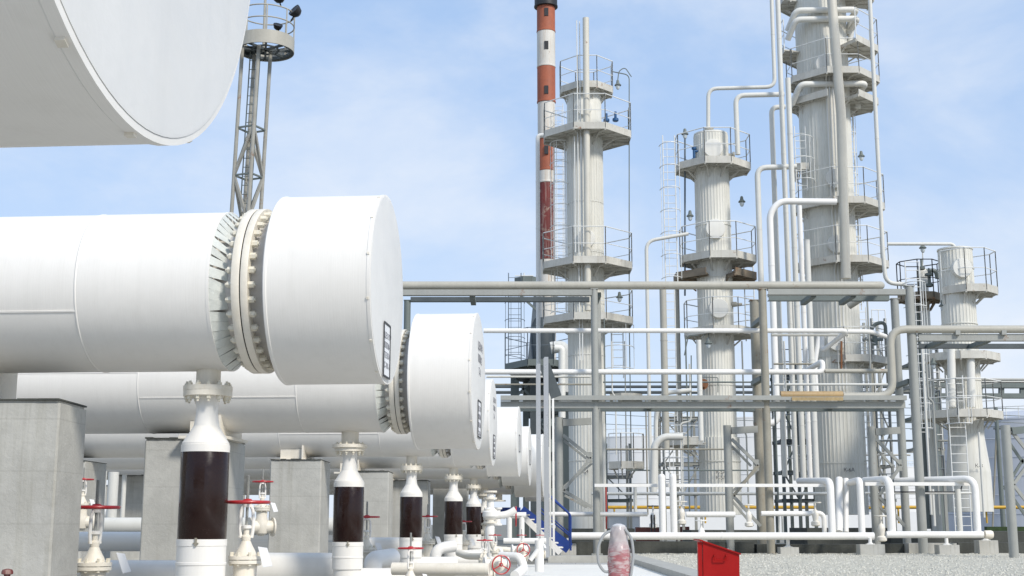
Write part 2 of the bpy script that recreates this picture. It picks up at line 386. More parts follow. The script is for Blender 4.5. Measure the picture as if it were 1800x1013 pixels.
# ---- risers under the exchangers ---------------------------------
def make_riser():
    o = local_thing('riser_pipe', '', 'riser pipe', 'risers with brown bands under the exchangers')
    mesh('flange', MB().lathe([(.05, 1.77), (.185, 1.77), (.185, 1.727), (.05, 1.727)], 32), CREAM, o)
    n = 12; b0 = None
    for i in range(n):
        a = 2 * math.pi * (i + .5) / n
        if b0 is None:
            b0 = mesh('flange_bolt', MB().lathe([(.010, 1.68), (.010, 1.84)], 8).lathe([(.019, 1.700), (.019, 1.727)], 6).lathe([(.019, 1.800), (.019, 1.825)], 6), BOLTM, o); b = b0
        else: b = b0.copy(); COL.objects.link(b)
        b.location = (.158 * math.cos(a), .158 * math.sin(a), 0)
    mesh('neck', MB().lathe([(.095, 1.73), (.085, 1.66), (.082, 1.60), (.092, 1.53), (.10, 1.48)], 32, cap=False), WHITE, o)
    mesh('reducer_jacket', MB().lathe([(.098, 1.50), (.102, 1.49), (.174, 1.375), (.178, 1.37), (.178, 1.357), (.184, 1.355), (.184, 1.30)], 40, cap=False), JACKET, o)
    mesh('brown_band', MB().lathe([(.180, 1.305), (.1825, 1.30), (.1825, .645), (.18, .64)], 48, cap=False), BROWN, o)
    mesh('lower_jacket', MB().lathe([(.18, .65), (.188, .648), (.188, .60), (.184, .598), (.184, .48), (.188, .477), (.188, .46), (.183, .457), (.183, .33)], 40, cap=False)
         .tube([(0, 0, .36), (0, 0, .17), (.75, .0, .17)], .171, 32, .18, steps=8), JACKET, o)
    mesh('jacket_buckle', MB().box(-.008, .008, -.20, -.184, .60, .66).box(-.02, .02, -.198, -.185, .615, .625), STEELR, o)
    return o
ris0 = make_riser(); RISL = [
 'widest riser with brown band, in front under the bolted flange drum', 'riser with brown band between the large grey pier and the middle of the row',
 'riser with brown band above the red handwheel with the small tag', 'short wide brown banded riser, fourth from the left',
 'brown banded riser, fifth from the left, beside the flanged valve column', 'smallest riser, brown band partly hidden behind the valve column']
def nozzle_pt(i):
    e, rc, rs = EX[i][0], EX[i][1], EX[i][2]; k = rc / .72; nx = -1.37 * k; g = .12 if rc > .7 and rs > .58 else .13
    return Vector((e[0] + nx * math.cos(YAW), e[1] + nx * math.sin(YAW), e[2] - rs - g - .035 * k))
for i in range(6):
    o = ris0 if i == 0 else copy_tree(ris0); p = nozzle_pt(i + 1); s = p.z / 1.77
    o['label'] = RISL[i]; o.location = (p.x, p.y, 0); o.scale = (s, s, s); o.rotation_euler = (0, 0, .12 * i)

# ---- concrete piers ----------------------------------------------
def pier(x1, Y, w, d, top, label, x_is_left=False):
    rnd = random.Random(int(x1 * 7 + Y * 13)); X1 = at(x1, 850, Y).x; X0 = X1 - w; z = top
    def jit(s): return rnd.uniform(-s, s)
    vs = []; nz = 7; ring = [(X0, Y), (X1, Y), (X1, Y + d), (X0, Y + d)]; mb = MB()
    c = .012
    P8 = [(X0 + c, Y), (X1 - c, Y), (X1, Y + c), (X1, Y + d - c), (X1 - c, Y + d), (X0 + c, Y + d), (X0, Y + d - c), (X0, Y + c)]
    mb.poly([(x + jit(.002), y + jit(.002)) for x, y in P8], -.02, z - .02)
    mb.poly([(x - (x - (X0 + X1) / 2) * .02, y - (y - Y - d / 2) * .02) for x, y in P8], z - .0199, z)
    o = mesh('concrete_pier', mb, CONC, None, label, 'concrete pier', 'concrete piers carrying the exchangers', ang=20)
    cp = MB(); n = 10                                    # grout bed, broken along its edge
    for k in range(n):
        xa = X0 + w * k / n + .003; xb = X0 + w * (k + 1) / n - .003; h = .006 + rnd.random() * .012
        cp.box(xa, xb, Y - .012 - rnd.random() * .012, Y + d + .01, z + .001, z + .001 + h)
    mesh('grout_bed', cp, CONCD, o)
    return o
pier(97, 9.75, 1.6, .62, 1.66, 'big grey pier filling the lower left corner under the bolted flange drum')
pier(395, 13.9, .86, 1.0, 1.64, 'grey pier half hidden behind the widest brown banded riser')
pier(564, 18.6, .72, .9, 1.645, 'dark grey pier with ragged black top edge between the first two risers')
pier(683, 22.6, .80, .9, 1.64, 'grey pier showing right behind the second riser')
pier(752, 27.0, .95, .9, 1.63, 'small grey pier left of the third riser')
pier(148, 18.8, .8, 1.0, 1.64, 'narrow dark strip of pier just right of the big corner pier')
pier(280, 24.5, .85, .9, 1.64, 'pale pier standing far back between corner pier and first riser')
pier(822, 30.5, .8, .8, 1.6, 'far pale pier between the third and fourth risers')
pier(210, 29.5, .55, .8, 1.6, 'thin far pier behind the left red handwheel')

# ---- valves ---------------------------------------------------------
def make_valve():
    """upright gate valve, wheel radius .165 at z .90, flow along y"""
    o = local_thing('gate_valve', '', 'valve', 'valves with red handwheels')
    w = mesh('handwheel', MB().torus((0, 0, .90), .160, .0125, None, 40, 10), REDP, o)
    sp = MB().lathe([(.03, .885), (.036, .89), (.036, .915), (.028, .925)], 16)
    for k in range(4):
        a = math.pi / 2 * k + .4; sp.beam((.02 * math.cos(a), .02 * math.sin(a), .905), (.155 * math.cos(a), .155 * math.sin(a), .898), .02, .012)
    mesh('spokes', sp, REDP, w)
    st = MB().lathe([(.011, .62), (.011, 1.10)], 12)
    for k in range(22): st.lathe([(.0105, .925 + k * .008), (.0145, .929 + k * .008), (.0105, .933 + k * .008)], 12, cap=False)
    mesh('stem', st, STEEL, o)
    yk = MB()
    for s in (-1, 1): yk.tube([(s * .02, 0, .885), (s * .045, 0, .84), (s * .05, 0, .70), (s * .04, 0, .635)], .013, 8, .03)
    yk.lathe([(.035, .862), (.035, .885)], 12); yk.lathe([(.022, .70), (.038, .705), (.038, .725), (.022, .73)], 12)
    mesh('yoke', yk, WHITE, o)
    mesh('gland', MB().lathe([(.03, .60), (.036, .63), (.036, .645), (.022, .66), (.022, .70)], 14).beam((-.055, 0, .645), (.055, 0, .645), .018, .014), CREAM, o)
    mesh('bonnet', MB().lathe([(.13, .475), (.13, .50), (.085, .505), (.07, .54), (.045, .585), (.035, .61)], 28), CREAM, o)
    b0 = None
    for i in range(8):
        a = 2 * math.pi * (i + .5) / 8
        if b0 is None: b0 = mesh('bonnet_bolt', MB().lathe([(.013, .43), (.013, .53)], 6), BOLTM, o); b = b0
        else: b = b0.copy(); COL.objects.link(b)
        b.location = (.11 * math.cos(a), .11 * math.sin(a), 0)
    bd = MB().lathe([(.13, .47), (.13, .445), (.09, .44), (.085, .33), (.11, .25), (.115, .18), (.09, .09), (.04, .05)], 28)
    bd.lathe([(.02, -.20), (.15, -.20), (.15, -.175), (.10, -.17), (.10, .17), (.15, .175), (.15, .20), (.02, .20)], 28, (0, 0, .19), 'x')
    mesh('valve_body', bd, CREAM, o)
    return o
val0 = make_valve()
tg = MB(); tg.add([(.10, -.12, .57), (.17, -.13, .56), (.215, -.16, .43), (.145, -.15, .42)] + [(.10, -.123, .572), (.17, -.133, .562), (.215, -.163, .432), (.145, -.153, .422)],
       [(3, 2, 1, 0), (4, 5, 6, 7), (0, 1, 5, 4), (1, 2, 6, 5), (2, 3, 7, 6), (3, 0, 4, 7)])
mesh('tag_plate', tg, PLATE, val0, flat=True)
VAL = [  # wheel px, py, depth, wheel radius in photo px, yaw, label
 (435, 883, 10.2, 40, .1, 'valve with large red handwheel right of the widest brown banded riser'),
 (170, 892, 10.8, 41, 1.0, 'valve with large red handwheel right of the big corner pier'),
 (147, 843, 17.0, 18, .4, 'far valve whose red wheel peeks past the corner pier edge'),
 (462, 847, 17.5, 19, .5, 'far valve with small red wheel and thin dark stem left of the ragged topped pier'),
 (645, 909, 15.4, 23, .2, 'valve whose red wheel sticks out right of the second riser'),
 (722, 964, 12.2, 23, .9, 'low valve with red wheel and rusty yoke under the third riser'),
 (752, 908, 20.0, 18, .3, 'valve whose red wheel sticks out right of the third riser'),
 (815, 917, 24.5, 15, .3, 'valve whose red wheel bridges fourth and fifth risers'),
 (852, 950, 14.5, 14.5, .2, 'cream bodied valve with thin red wheel left of the two upright wheels'),
 (870, 941, 17.5, 11.5, .2, 'small valve whose thin red wheel is above the cream bodied valve'),
 (917, 941, 18.5, 9, .2, 'small valve with red wheel directly above the far upright wheel'),
 (949, 941, 19.5, 8, .2, 'small red wheeled valve at the foot of the galvanised posts'),
 (852, 902, 27.5, 8, .3, 'tiny red wheel just right of the fifth riser')]
for i, (px, py, Y, rp, ya, lab) in enumerate(VAL):
    o = val0 if i == 0 else copy_tree(val0); p = at(px, py, Y); s = rp * mpp(py, Y) / .1725
    o['label'] = lab; o.location = (p.x, Y, p.z - .90 * s); o.scale = (s, s, s); o.rotation_euler = (0, 0, ya)

def wheel_valve(px, py, Y, rp, label, lean):
    """valve whose handwheel faces us; stem runs away into the bonnet"""
    p = at(px, py, Y); r = rp * mpp(py, Y); o = local_thing('gate_valve', label, 'valve', 'valves with red handwheels')
    M = Matrix.Rotation(R(90), 3, 'X')
    w = mesh('handwheel', MB().torus((0, 0, 0), r * .93, r * .075, M, 40, 8), REDP, o)
    sp = MB().lathe([(r * .2, -.05 * r), (r * .2, .12 * r)], 14, (0, 0, 0), 'y')
    for k in range(3):
        a = 2 * math.pi * k / 3 + math.pi / 2; sp.beam((0, 0, 0), (r * .9 * math.cos(a), 0, r * .9 * math.sin(a)), r * .1, r * .08, up=(0, 1, 0))
    mesh('spokes', sp, REDP, w)
    mesh('stem', MB().lathe([(r * .07, -.3 * r), (r * .07, r * 1.5)], 10, (0, 0, 0), 'y'), STEEL, o)
    mesh('bonnet', MB().lathe([(r * .3, r * .5), (r * .4, r * .9), (r * .45, r * 1.2), (r * .8, r * 1.4), (r * .8, r * 1.6), (r * .5, r * 1.7), (r * .5, r * 2.4)], 24, (0, 0, 0), 'y'), CREAM, o)
    bd = MB().lathe([(r * .75, -r * 1.3), (r * .75, -r * 1.12), (r * .5, -r * 1.1), (r * .5, r * 1.1), (r * .75, r * 1.12), (r * .75, r * 1.3)], 24, (0, r * 2.2, 0), 'x')
    mesh('valve_body', bd, WHITE, o)
    o.location = p; o.rotation_euler = (0, 0, lean); return o
wheel_valve(881, 993, 12.6, 17.2, 'valve with the larger upright three spoke red wheel facing us', .25)
wheel_valve(920, 967, 17.0, 12.2, 'valve with the smaller upright three spoke red wheel facing us', .2)
p = at(907, 908, 24); w = MB()
o = thing('gate_valve', 'valve with red wheel seen edge on as a vertical bar by the white stair', 'valve', p, 'valves with red handwheels')
w.torus(p, .17, .014, Matrix.Rotation(R(90), 3, 'Y'), 30, 8); mesh('handwheel', w, REDP, o)
mesh('stem', MB().lathe([(.012, -.25), (.012, .1)], 8, p, 'x'), STEEL, o)
mesh('valve_body', MB().lathe([(.09, -.16), (.09, -.13), (.06, -.12), (.06, .12), (.09, .13), (.09, .16)], 20, p + Vector((-.34, 0, 0)), 'z').lathe([(.035, -.34), (.05, -.2)], 14, p, 'x'), WHITE, o)

# flanged valve column right of the fifth riser
p = at(862, 900, 22.0); o = thing('check_valve', 'white flanged valve column standing between the fifth and smallest risers', 'valve', (p.x, p.y, .1))
def zz(py): return at(862, py, 22.0).z
body = MB().lathe([(.05, zz(1000)), (.075, zz(952)), (.085, zz(930)), (.06, zz(924)), (.065, zz(915)), (.13, zz(908)), (.13, zz(900)), (.06, zz(892)), (.055, zz(868))], 24, (p.x, p.y, 0))
mesh('valve_body', body, WHITE, o)
for py in (866, 878, 899, 920):
    mesh('flange', MB().lathe([(.11, zz(py)), (.11, zz(py) + .03)], 24, (p.x, p.y, 0)), CREAM, o)
mesh('side_outlet', MB().tube([(p.x, p.y, zz(908)), (p.x + .28, p.y, zz(905)), (p.x + .42, p.y, zz(896))], .06, 14, .1), WHITE, o)

# ---- pipes lying along the ground on the left ------------------------
G = 'white pipes along the ground under the exchangers'
LP = [ ([(120, 1012, 11.4), (318, 1012, 11.3)], 27, PIPEW, 'white pipe between the corner pier and the widest riser, along the bottom edge'),
 ([(140, 952, 16), (330, 952, 15.9)], 17, PIPEW, 'white pipe behind the left red handwheel valve'),
 ([(140, 925, 22), (590, 924, 21.5)], 15, PIPEG, 'long grey white pipe running behind first riser below pier tops'),
 ([(140, 905, 26), (300, 905, 26)], 12, PIPEW, 'thin white pipe highest behind the left valve'),
 ([(462, 1004, 14.9), (622, 1004, 14.7)], 32, PIPEW, 'wide white pipe below the ragged topped pier, reaching the second riser'),
 ([(650, 960, 19.6), (722, 960, 19.6)], 15, PIPEW, 'white pipe between the second and third risers'),
 ([(690, 1000, 12.8), (860, 1000, 12.6)], 11, CREAM, 'yellowed pipe leading into the cream bodied valve'),
 ([(806, 972, 15.4), (822, 978, 15.2), (850, 978, 14.8)], 6, CREAM, 'thin yellowed pipe bending towards the cream bodied valve'),
 ([(865, 952, 18), (868, 965, 18), (905, 968, 18)], 5, CREAM, 'cream elbow pipe left of the far upright wheel'),
 ([(880, 978, 15.2), (915, 980, 15), (921, 1000, 15), (905, 1012, 14.6)], 8, PIPEW, 'white pipe elbow curving down right of the near upright wheel'),
 ([(885, 951, 20), (960, 951, 20)], 5, PIPEW, 'short white header pipe above the far upright wheel'),
 ([(888, 906, 26), (925, 906, 26)], 5.5, PIPEW, 'short white pipe left of the white stair stringer'),
 ([(895, 908, 26), (895, 948, 26)], 5, PIPEW, 'upright white pipe below the short pipe, left one'),
 ([(917, 908, 26), (917, 948, 26)], 5, PIPEW, 'upright white pipe below the short pipe, right one'),
 ([(800, 1006, 13.5), (830, 1006, 13.5)], 14, PIPEW, 'stubby white pipe left of the cream bodied valve'),
 ([(948, 950, 19.5), (948, 1005, 19.5)], 8, PIPEW, 'upright white post pipe at the foot of the galvanised posts'),
 ([(932, 985, 18), (946, 966, 18)], 4, PIPEW, 'slanting white brace pipe beside the far upright wheel'),
 ([(655, 1010, 15), (655, 985, 15), (690, 980, 15.4)], 16, PIPEW, 'white elbow right of the second riser foot'),
 ([(765, 1000, 19.5), (765, 965, 19.5), (800, 960, 19.6)], 10, PIPEW, 'white elbow behind the third riser foot'),
 ([(60, 1005, 12.2), (215, 1006, 12)], 16, CREAM, 'cream pipe passing under the left red handwheel')]
for pts, r, m, lab in LP: pipe(pts, None, r, m, lab, G, bend=.25)
p = at(13, 1005, 8.6)
mesh('marker_knob', MB().lathe([(.02, -.35), (.02, -.02), (.036, -.015), (.036, .0), (.03, .012), (.01, .018)], 16, p), MAROON, None, 'dark red knob in the very bottom left corner', 'knob', base=p - Vector((0, 0, .35)))
# far valves and posts glimpsed between the left piers
for i, (px, y0, y1, Y, lab) in enumerate([(184, 828, 890, 21, 'slim white upright pipe just right of the dark strip pier'), (200, 830, 895, 23, 'broad white upright pipe behind left red wheel'), (219, 835, 890, 24, 'white upright pipe beside pale far pier')]):
    pipe([(px, y0), (px, y1 + 60)], Y, (4, 9, 4)[i], PIPEG, lab, 'far uprights between the left piers')

# ================================================================== GROUND
KX = 2.62
gp = MB()
mesh('ground', MB().add([(-1500, -300, -.05), (1500, -300, -.05), (1500, 2500, -.05), (-1500, 2500, -.05)], [(0, 1, 2, 3)]),
     mat('packed_earth', (.22, .21, .18), .95, var=.12, scale=.3, bump=.5, bscale=6), None, kind='structure', flat=True, base=(0, 0, -.05))
mesh('concrete_pad', MB().box(-14, .1, -4, 25.4, -.3, -.004), mat('pad_concrete', (.33, .32, .29), .9, var=.15, scale=1.5, bump=.3, bscale=20), None, kind='structure', flat=True)
mesh('concrete_floor', MB().box(.1, KX - .30, -4, 25.4, -.3, .0), SLABM, None, kind='structure', flat=True)
# gravel bed with real relief and loose stones
def grav():
    mb = MB(); nx, ny = 120, 120; x0, x1, y0, y1 = KX + .1, 24, 8, 34.6
    for j in range(ny + 1):
        t = j / ny; y = y0 + (y1 - y0) * t
        for i in range(nx + 1): mb.v.append((x0 + (x1 - x0) * i / nx, y, .0 + random.uniform(0, .022)))
    for j in range(ny):
        for i in range(nx): a = j * (nx + 1) + i; mb.f.append((a, a + 1, a + nx + 2, a + nx + 1))
    return mb
mg = mat('gravel_ground', (.55, .52, .43), .95, var=.22, scale=6, bump=1., bscale=38)
mesh('gravel_bed', grav(), mg, None, 'pale crushed gravel', 'gravel', kind='stuff', flat=True, base=(10, 20, 0))
st = MB(); rs_ = random.Random(3)
for i in range(15000):
    y = 15 + 19 * rs_.random() ** 1.3; x = KX + .12 + rs_.random() * min(14, .45 * y + 1.0); s = rs_.uniform(.010, .030); z = .018
    a = rs_.random() * 6.28; c, d = math.cos(a) * s, math.sin(a) * s; h = s * rs_.uniform(.6, 1.1)
    st.add([(x + c, y + d, z), (x - d * .8, y + c * .8, z), (x - c, y - d, z), (x + d * .7, y - c * .7, z), (x + c * .2, y + d * .2, z + h)], [(0, 1, 4), (1, 2, 4), (2, 3, 4), (3, 0, 4)])
mesh('gravel_stones', st, mat('stone', (.56, .54, .47), .9, var=.5, scale=25), None, 'loose pale stones over the gravel bed', 'gravel stones', kind='stuff', flat=True, base=(10, 20, 0))
mesh('kerb', MB().poly([(KX - .36, 5), (KX + .04, 5), (KX + .12, 31.5), (KX - .28, 31.5)], -.3, .10), CONCL, None, kind='structure', base=(KX, 5, 0), ang=20)
# low step and dark plinths the columns stand on
X = lambda px, Y, py=930: at(px, py, Y).x
mesh('low_wall', MB().box(X(962, 26), KX - .31, 25.5, 25.9, -.3, .16), CONCL, None, 'low beige concrete step at the end of the white floor', 'low wall', flat=True)
mesh('edge_strip', MB().box(X(958, 25.45), KX - .31, 25.41, 25.49, 0, .03), CHROME, None, 'bright metal strip along the foot of the low step', 'edge strip', flat=True)
def zY(py, Y): return at(900, py, Y).z
PL = [(990, 1232, 34.8, 952, 976, 'dark stained retaining wall behind the kerb end, left stretch'), (1236, 1325, 34.9, 953, 976, 'dark plinth behind the red box'),
      (1330, 1510, 34.8, 957, 976, 'mottled low wall between the red box and the first support block'), (1512, 1592, 35, 956, 974, 'very dark low wall right of the square support block'),
      (1596, 1680, 34.6, 955, 974, 'pale stained wall below the right ground pipe'), (1682, 1812, 35.1, 954, 972, 'dark low wall running out at the right edge')]
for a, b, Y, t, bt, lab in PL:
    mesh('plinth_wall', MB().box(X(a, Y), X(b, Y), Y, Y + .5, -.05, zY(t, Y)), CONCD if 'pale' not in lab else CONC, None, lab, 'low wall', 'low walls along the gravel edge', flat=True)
BL = [(1368, 1400, 33.3, 962, 'small pale support block under the middle of the long ground pipe'), (1507, 1550, 33.0, 957, 'wide pale support block under the right end of the long ground pipe'),
      (1645, 1680, 33.2, 958, 'square pale support block below the right ground pipe'), (1715, 1748, 33.8, 950, 'tall pale support block under the capped pipe end'), (985, 1012, 33.4, 956, 'pale support block near the blue stair foot')]
for a, b, Y, t, lab in BL:
    o = thing('support_block', lab, 'concrete block', (X((a + b) / 2, Y), Y, 0), 'concrete blocks supporting the ground pipes')
    zt = zY(t, Y); mesh('block', MB().box(X(a, Y), X(b, Y), Y - .2, Y + .2, -.05, zt), CONC, o, flat=True)
    xm = X((a + b) / 2, Y); mesh('pipe_shoe', MB().lathe([(.07, zt), (.07, zt + .03), (.045, zt + .04), (.045, zY(946, Y))], 12, (xm, Y, 0)).box(xm - .1, xm + .1, Y - .06, Y + .06, zt, zt + .015), PIPEW, o)
mesh('grass_verge', MB().box(X(1700, 60), X(2300, 60), 60, 75, -.05, .03), mat('verge_grass', (.07, .10, .03), .9, var=.3, scale=3, bump=1, bscale=20), None, kind='structure', flat=True)

# ---- blue stair ---------------------------------------------------------
Y = 29.8
o = thing('stair', 'steel stair with blue stringer and rails and white near stringer', 'stair', (X(960, Y), Y, 0))
a, b, c = at(818, 898, Y + 1), at(915, 898, Y + 1), at(1001, 972, Y + 1)
mesh('blue_stringer', MB().beam(a, b, .06, .15).beam(b, c + Vector((0, 0, .1)), .06, .26, up=(0, 0, 1)), BLUE, o)
a2, b2, c2 = at(885, 906, Y), at(918, 906, Y), at(985, 972, Y)
mesh('white_stringer', MB().beam(b2, c2, .05, .13).beam(a2, b2, .05, .12), PIPEW, o)
n = 8
for k in range(n):
    q = b2 + (c2 - b2) * ((k + .5) / n); mesh('tread', MB().box(q.x - .10, q.x + .12, Y + .03, Y + .96, q.z + .05, q.z + .075), PIPEW, o)
for yy in (0, 1.0):
    hr = MB(); top, end = at(930, 838, Y + yy), at(1001, 903, Y + yy)
    hr.tube([top, end, at(1001, 962, Y + yy)], .025, 8, .08); hr.tube([at(945, 896, Y + yy), at(1001, 942, Y + yy)], .017, 8); hr.tube([at(962, 868, Y + yy), at(962, 925, Y + yy)], .018, 8)
    if yy: mesh('handrail', hr, BLUE, o)
mesh('handrail', MB().tube([at(948, 858, Y), at(1003, 905, Y), at(1003, 968, Y)], .025, 8, .08).tube([at(950, 893, Y), at(1003, 940, Y)], .017, 8), BLUE, o)

# ---- galvanised posts near the row end ------------------------------------
for px, y0, Y, w, m, lab in ((948, 640, 24, 6.5, CHROME, 'shiny galvanised post left of its twin, standing by the exchanger row end'), (962, 628, 24, 7, CHROME, 'shiny galvanised post with darker face at its right'),
                       (974, 690, 28, 3, PIPEW, 'thin white post right of the galvanised posts'), (968, 668, 27, 2.5, PIPEG, 'thinnest pale post touching the galvanised one')):
    b = at(px, 980, Y); t = at(px, y0, Y); t.x = b.x; s = w * mpp(800, Y)
    mb = MB().beam(b, t, s, s); mb.beam(b + Vector((-s * .6, -s * .3, 0)), t + Vector((-s * .6, -s * .3, -.02)), s * .25, s * .6)
    mesh('steel_post', mb, m, None, lab, 'post', 'slim posts beside the exchanger row')
steel(at(957, 642, 24.3), at(978, 698, 24.3), .11, .2, STEELD, 'short slanting dark brace at the top of the galvanised posts', name='brace', kind='b')

# ---- wrapped extinguisher cart and red box ------------------------------------
Y = 11.0; p = at(1089, 1035, Y); zb = p.z
WR = bpy.data.materials.new('plastic_film'); WR.use_nodes = True; nt = WR.node_tree; bs = nt.nodes['Principled BSDF']
bs.inputs['Roughness'].default_value = .22; n1 = nt.nodes.new('ShaderNodeTexNoise'); n1.inputs['Scale'].default_value = 5; n1.inputs['Detail'].default_value = 5; n1.inputs['Distortion'].default_value = 1.5
tc = nt.nodes.new('ShaderNodeTexCoord'); mpx = nt.nodes.new('ShaderNodeMapping'); mpx.inputs['Rotation'].default_value = (.3, R(38), 0); mpx.inputs['Scale'].default_value = (2.2, 2.2, 7); nt.links.new(tc.outputs['Object'], mpx.inputs['Vector']); nt.links.new(mpx.outputs['Vector'], n1.inputs['Vector'])
rp = nt.nodes.new('ShaderNodeValToRGB'); rp.color_ramp.elements[0].position = .44; rp.color_ramp.elements[0].color = (.34, .09, .10, 1); rp.color_ramp.elements[1].position = .62; rp.color_ramp.elements[1].color = (.47, .36, .35, 1)  # pale stop paints diagonal highlights of the wrinkled film into its colour
nt.links.new(n1.outputs['Fac'], rp.inputs['Fac']); sz = nt.nodes.new('ShaderNodeSeparateXYZ'); nt.links.new(tc.outputs['Generated'], sz.inputs[0]); m1_ = nt.nodes.new('ShaderNodeMapRange'); nt.links.new(sz.outputs['Z'], m1_.inputs[0]); m1_.inputs[1].default_value = .66; m1_.inputs[2].default_value = .84; m1_.inputs[3].default_value = .1; m1_.inputs[4].default_value = .9
mm = nt.nodes.new('ShaderNodeMix'); mm.data_type = 'RGBA'; nt.links.new(m1_.outputs[0], mm.inputs[0]); nt.links.new(rp.outputs['Color'], mm.inputs[6]); mm.inputs[7].default_value = (.46, .43, .42, 1)
nt.links.new(mm.outputs[2], bs.inputs['Base Color'])
bp = nt.nodes.new('ShaderNodeBump'); bp.inputs['Strength'].default_value = .8; nt.links.new(n1.outputs['Fac'], bp.inputs['Height']); nt.links.new(bp.outputs['Normal'], bs.inputs['Normal'])
o = thing('fire_extinguisher', 'red extinguisher wrapped in wrinkled clear plastic with a looped grey hose', 'fire extinguisher', (p.x, Y, 0))
mb = MB(); prof = []; nseg = 40; rw = random.Random(5); NZ = 34
r0 = 19.5 * mpp(960, Y); z0, z1 = zb - .2, at(1089, 926, Y).z
for j in range(NZ + 1):
    t = j / NZ; z = z0 + (z1 - z0) * t
    base_r = r0 * (1 if t < .72 else max(.5, 1 - (t - .72) / .12 * .2) if t < .84 else .80 - max(0, t - .95) * 3)
    for k in range(nseg):
        a = 2 * math.pi * k / nseg; rr = base_r * (1 + .035 * math.sin(a * 5 + z * 40) + .03 * math.sin(a * 11 - z * 63) + rw.uniform(-.012, .012))
        mb.v.append((p.x + rr * math.cos(a), Y + rr * math.sin(a), z))
for j in range(NZ):
    for k in range(nseg): mb.f.append((j * nseg + k, j * nseg + (k + 1) % nseg, (j + 1) * nseg + (k + 1) % nseg, (j + 1) * nseg + k))
mb.f.append(tuple(NZ * nseg + k for k in range(nseg)))
mesh('wrapped_cylinder', mb, WR, o, ang=60)
mesh('head_bundle', MB().lathe([(.05, 0), (.065, .03), (.055, .07), (.02, .085)], 14, (p.x, Y, z1 - .06)), mat('milky_film', (.6, .58, .57), .25, var=.2, scale=20), o)
hp = [at(a_, b_, Y - .02) for a_, b_ in ((1078, 932), (1062, 938), (1050, 962), (1052, 992), (1064, 1008), (1080, 1000))]
mesh('hose', MB().tube(hp, .0125, 8, .12), HOSE, o)
hp = [at(a_, b_, Y - .05) for a_, b_ in ((1098, 930), (1110, 945), (1114, 975), (1110, 1005), (1106, 1030))]
mesh('hose', MB().tube(hp, .0125, 8, .12), HOSE, o)
mesh('base_ring', MB().lathe([(.11, 0), (.11, .03), (.02, .03), (.02, z0 + .02)], 20, (p.x, Y, 0)), BLACK, o)
# red sand box with sloping lid
Y = 13.5; k = mpp(960, Y)
x0, x1, x2 = X(1234, Y), X(1299, Y), X(1228, Y, 960)
o = thing('fire_box', 'bright red metal box with a sloping lid on the gravel', 'fire box', ((x0 + x1) / 2, Y, 0))
zl, zr = at(1236, 948, Y).z, at(1300, 973, Y).z; D = .42
bx = MB().add([(x0, Y, .0), (x1 - .012, Y, .0), (x1 - .004, Y, zr - .012), (x0 + .004, Y, zl - .012)] + [(x0, Y + D, .0), (x1 - .012, Y + D, .0), (x1 - .004, Y + D, zr - .012), (x0 + .004, Y + D, zl - .012)],
     [(0, 1, 2, 3), (5, 4, 7, 6), (0, 3, 7, 4), (1, 5, 6, 2), (3, 2, 6, 7), (0, 4, 5, 1)])
mesh('box_body', bx, REDB, o, flat=True)
mesh('lid', MB().add([(x0 - .03, Y - .02, zl), (x1 + .01, Y - .02, zr), (x1 + .01, Y + D + .02, zr), (x0 - .03, Y + D + .02, zl), (x0 - .03, Y - .02, zl - .014), (x1 + .01, Y - .02, zr - .014), (x1 + .01, Y + D + .02, zr - .014), (x0 - .03, Y + D + .02, zl - .014)],
     [(0, 1, 2, 3), (7, 6, 5, 4), (0, 4, 5, 1), (1, 5, 6, 2), (2, 6, 7, 3), (3, 7, 4, 0)]), REDB, o, flat=True)
hx = X(1266, Y, 985); hz = zY(985, Y)
mesh('handle', MB().tube([(hx - .06, Y, hz + .05), (hx - .06, Y - .03, hz + .05), (hx - .06, Y - .03, hz - .0), (hx + .06, Y - .03, hz - .0), (hx + .06, Y - .03, hz + .05), (hx + .06, Y, hz + .05)], .006, 6, .01), REDB, o)
for q_ in (.2, .8):
    hh = Vector((x0 + (x1 - x0) * q_, Y + D + .02, zl + (zr - zl) * q_)); mesh('hinge', MB().lathe([(.012, -.04), (.012, .04)], 8, hh, 'x'), STEEL, o)
#mesh('hasp', MB().box(x1 - .11, x1 - .07, Y - .012, Y - .003, zr - .04, zr + .03).lathe([(.014, -.022), (.014, -.004)], 10, (x1 - .09, Y, zr - .035), 'y'), STEELR, o)
mesh('side_flange', MB().box(x0 - .045, x0 - .001, Y + .01, Y + .05, 0, zl - .03), REDB, o, flat=True)
# ================================================================== PIPE RACK
YF, YR = 34.0, 35.6
def post(px, ytop, Y, rpx, m, label, base=965, name='rack_post', group='round steel posts of the pipe rack', pyref=750):
    x = at(px, pyref, Y).x; zt = at(px, ytop, Y).z; r = rpx * mpp(700, Y)
    o = thing(name, label, 'steel post', (x, Y, 0), group)
    mesh('shaft', MB().lathe([(r, -.05), (r, zt - .02)], 20, (x, Y, 0)), m, o)
    mesh('cap_plate', MB().box(x - r * 1.05, x + r * 1.05, Y - r * 1.05, Y + r * 1.05, zt - .02, zt), m, o, flat=True)
    mesh('base_plate', MB().box(x - r * 1.5, x + r * 1.5, Y - r * 1.5, Y + r * 1.5, -.05, .02), m, o, flat=True)
    return x
post(1047, 508, YF, 6.3, STEEL, 'front rack post standing before the tall left column')
post(1348, 508, YF, 7, STEELR, 'rust streaked front rack post left of the biggest column', pyref=750)
post(1604, 503, YF, 8, STEEL, 'thick front rack post where the right hand beam begins', pyref=620)
post(1053, 515, YR, 5.5, STEEL, 'rear rack post just showing beside the left front one')
post(1329, 528, YR, 8.5, STEELR, 'stained rear rack post left of the rust streaked one', pyref=620)
post(1577, 525, YR, 7, STEEL, 'rear rack post left of the thick right one', pyref=620)
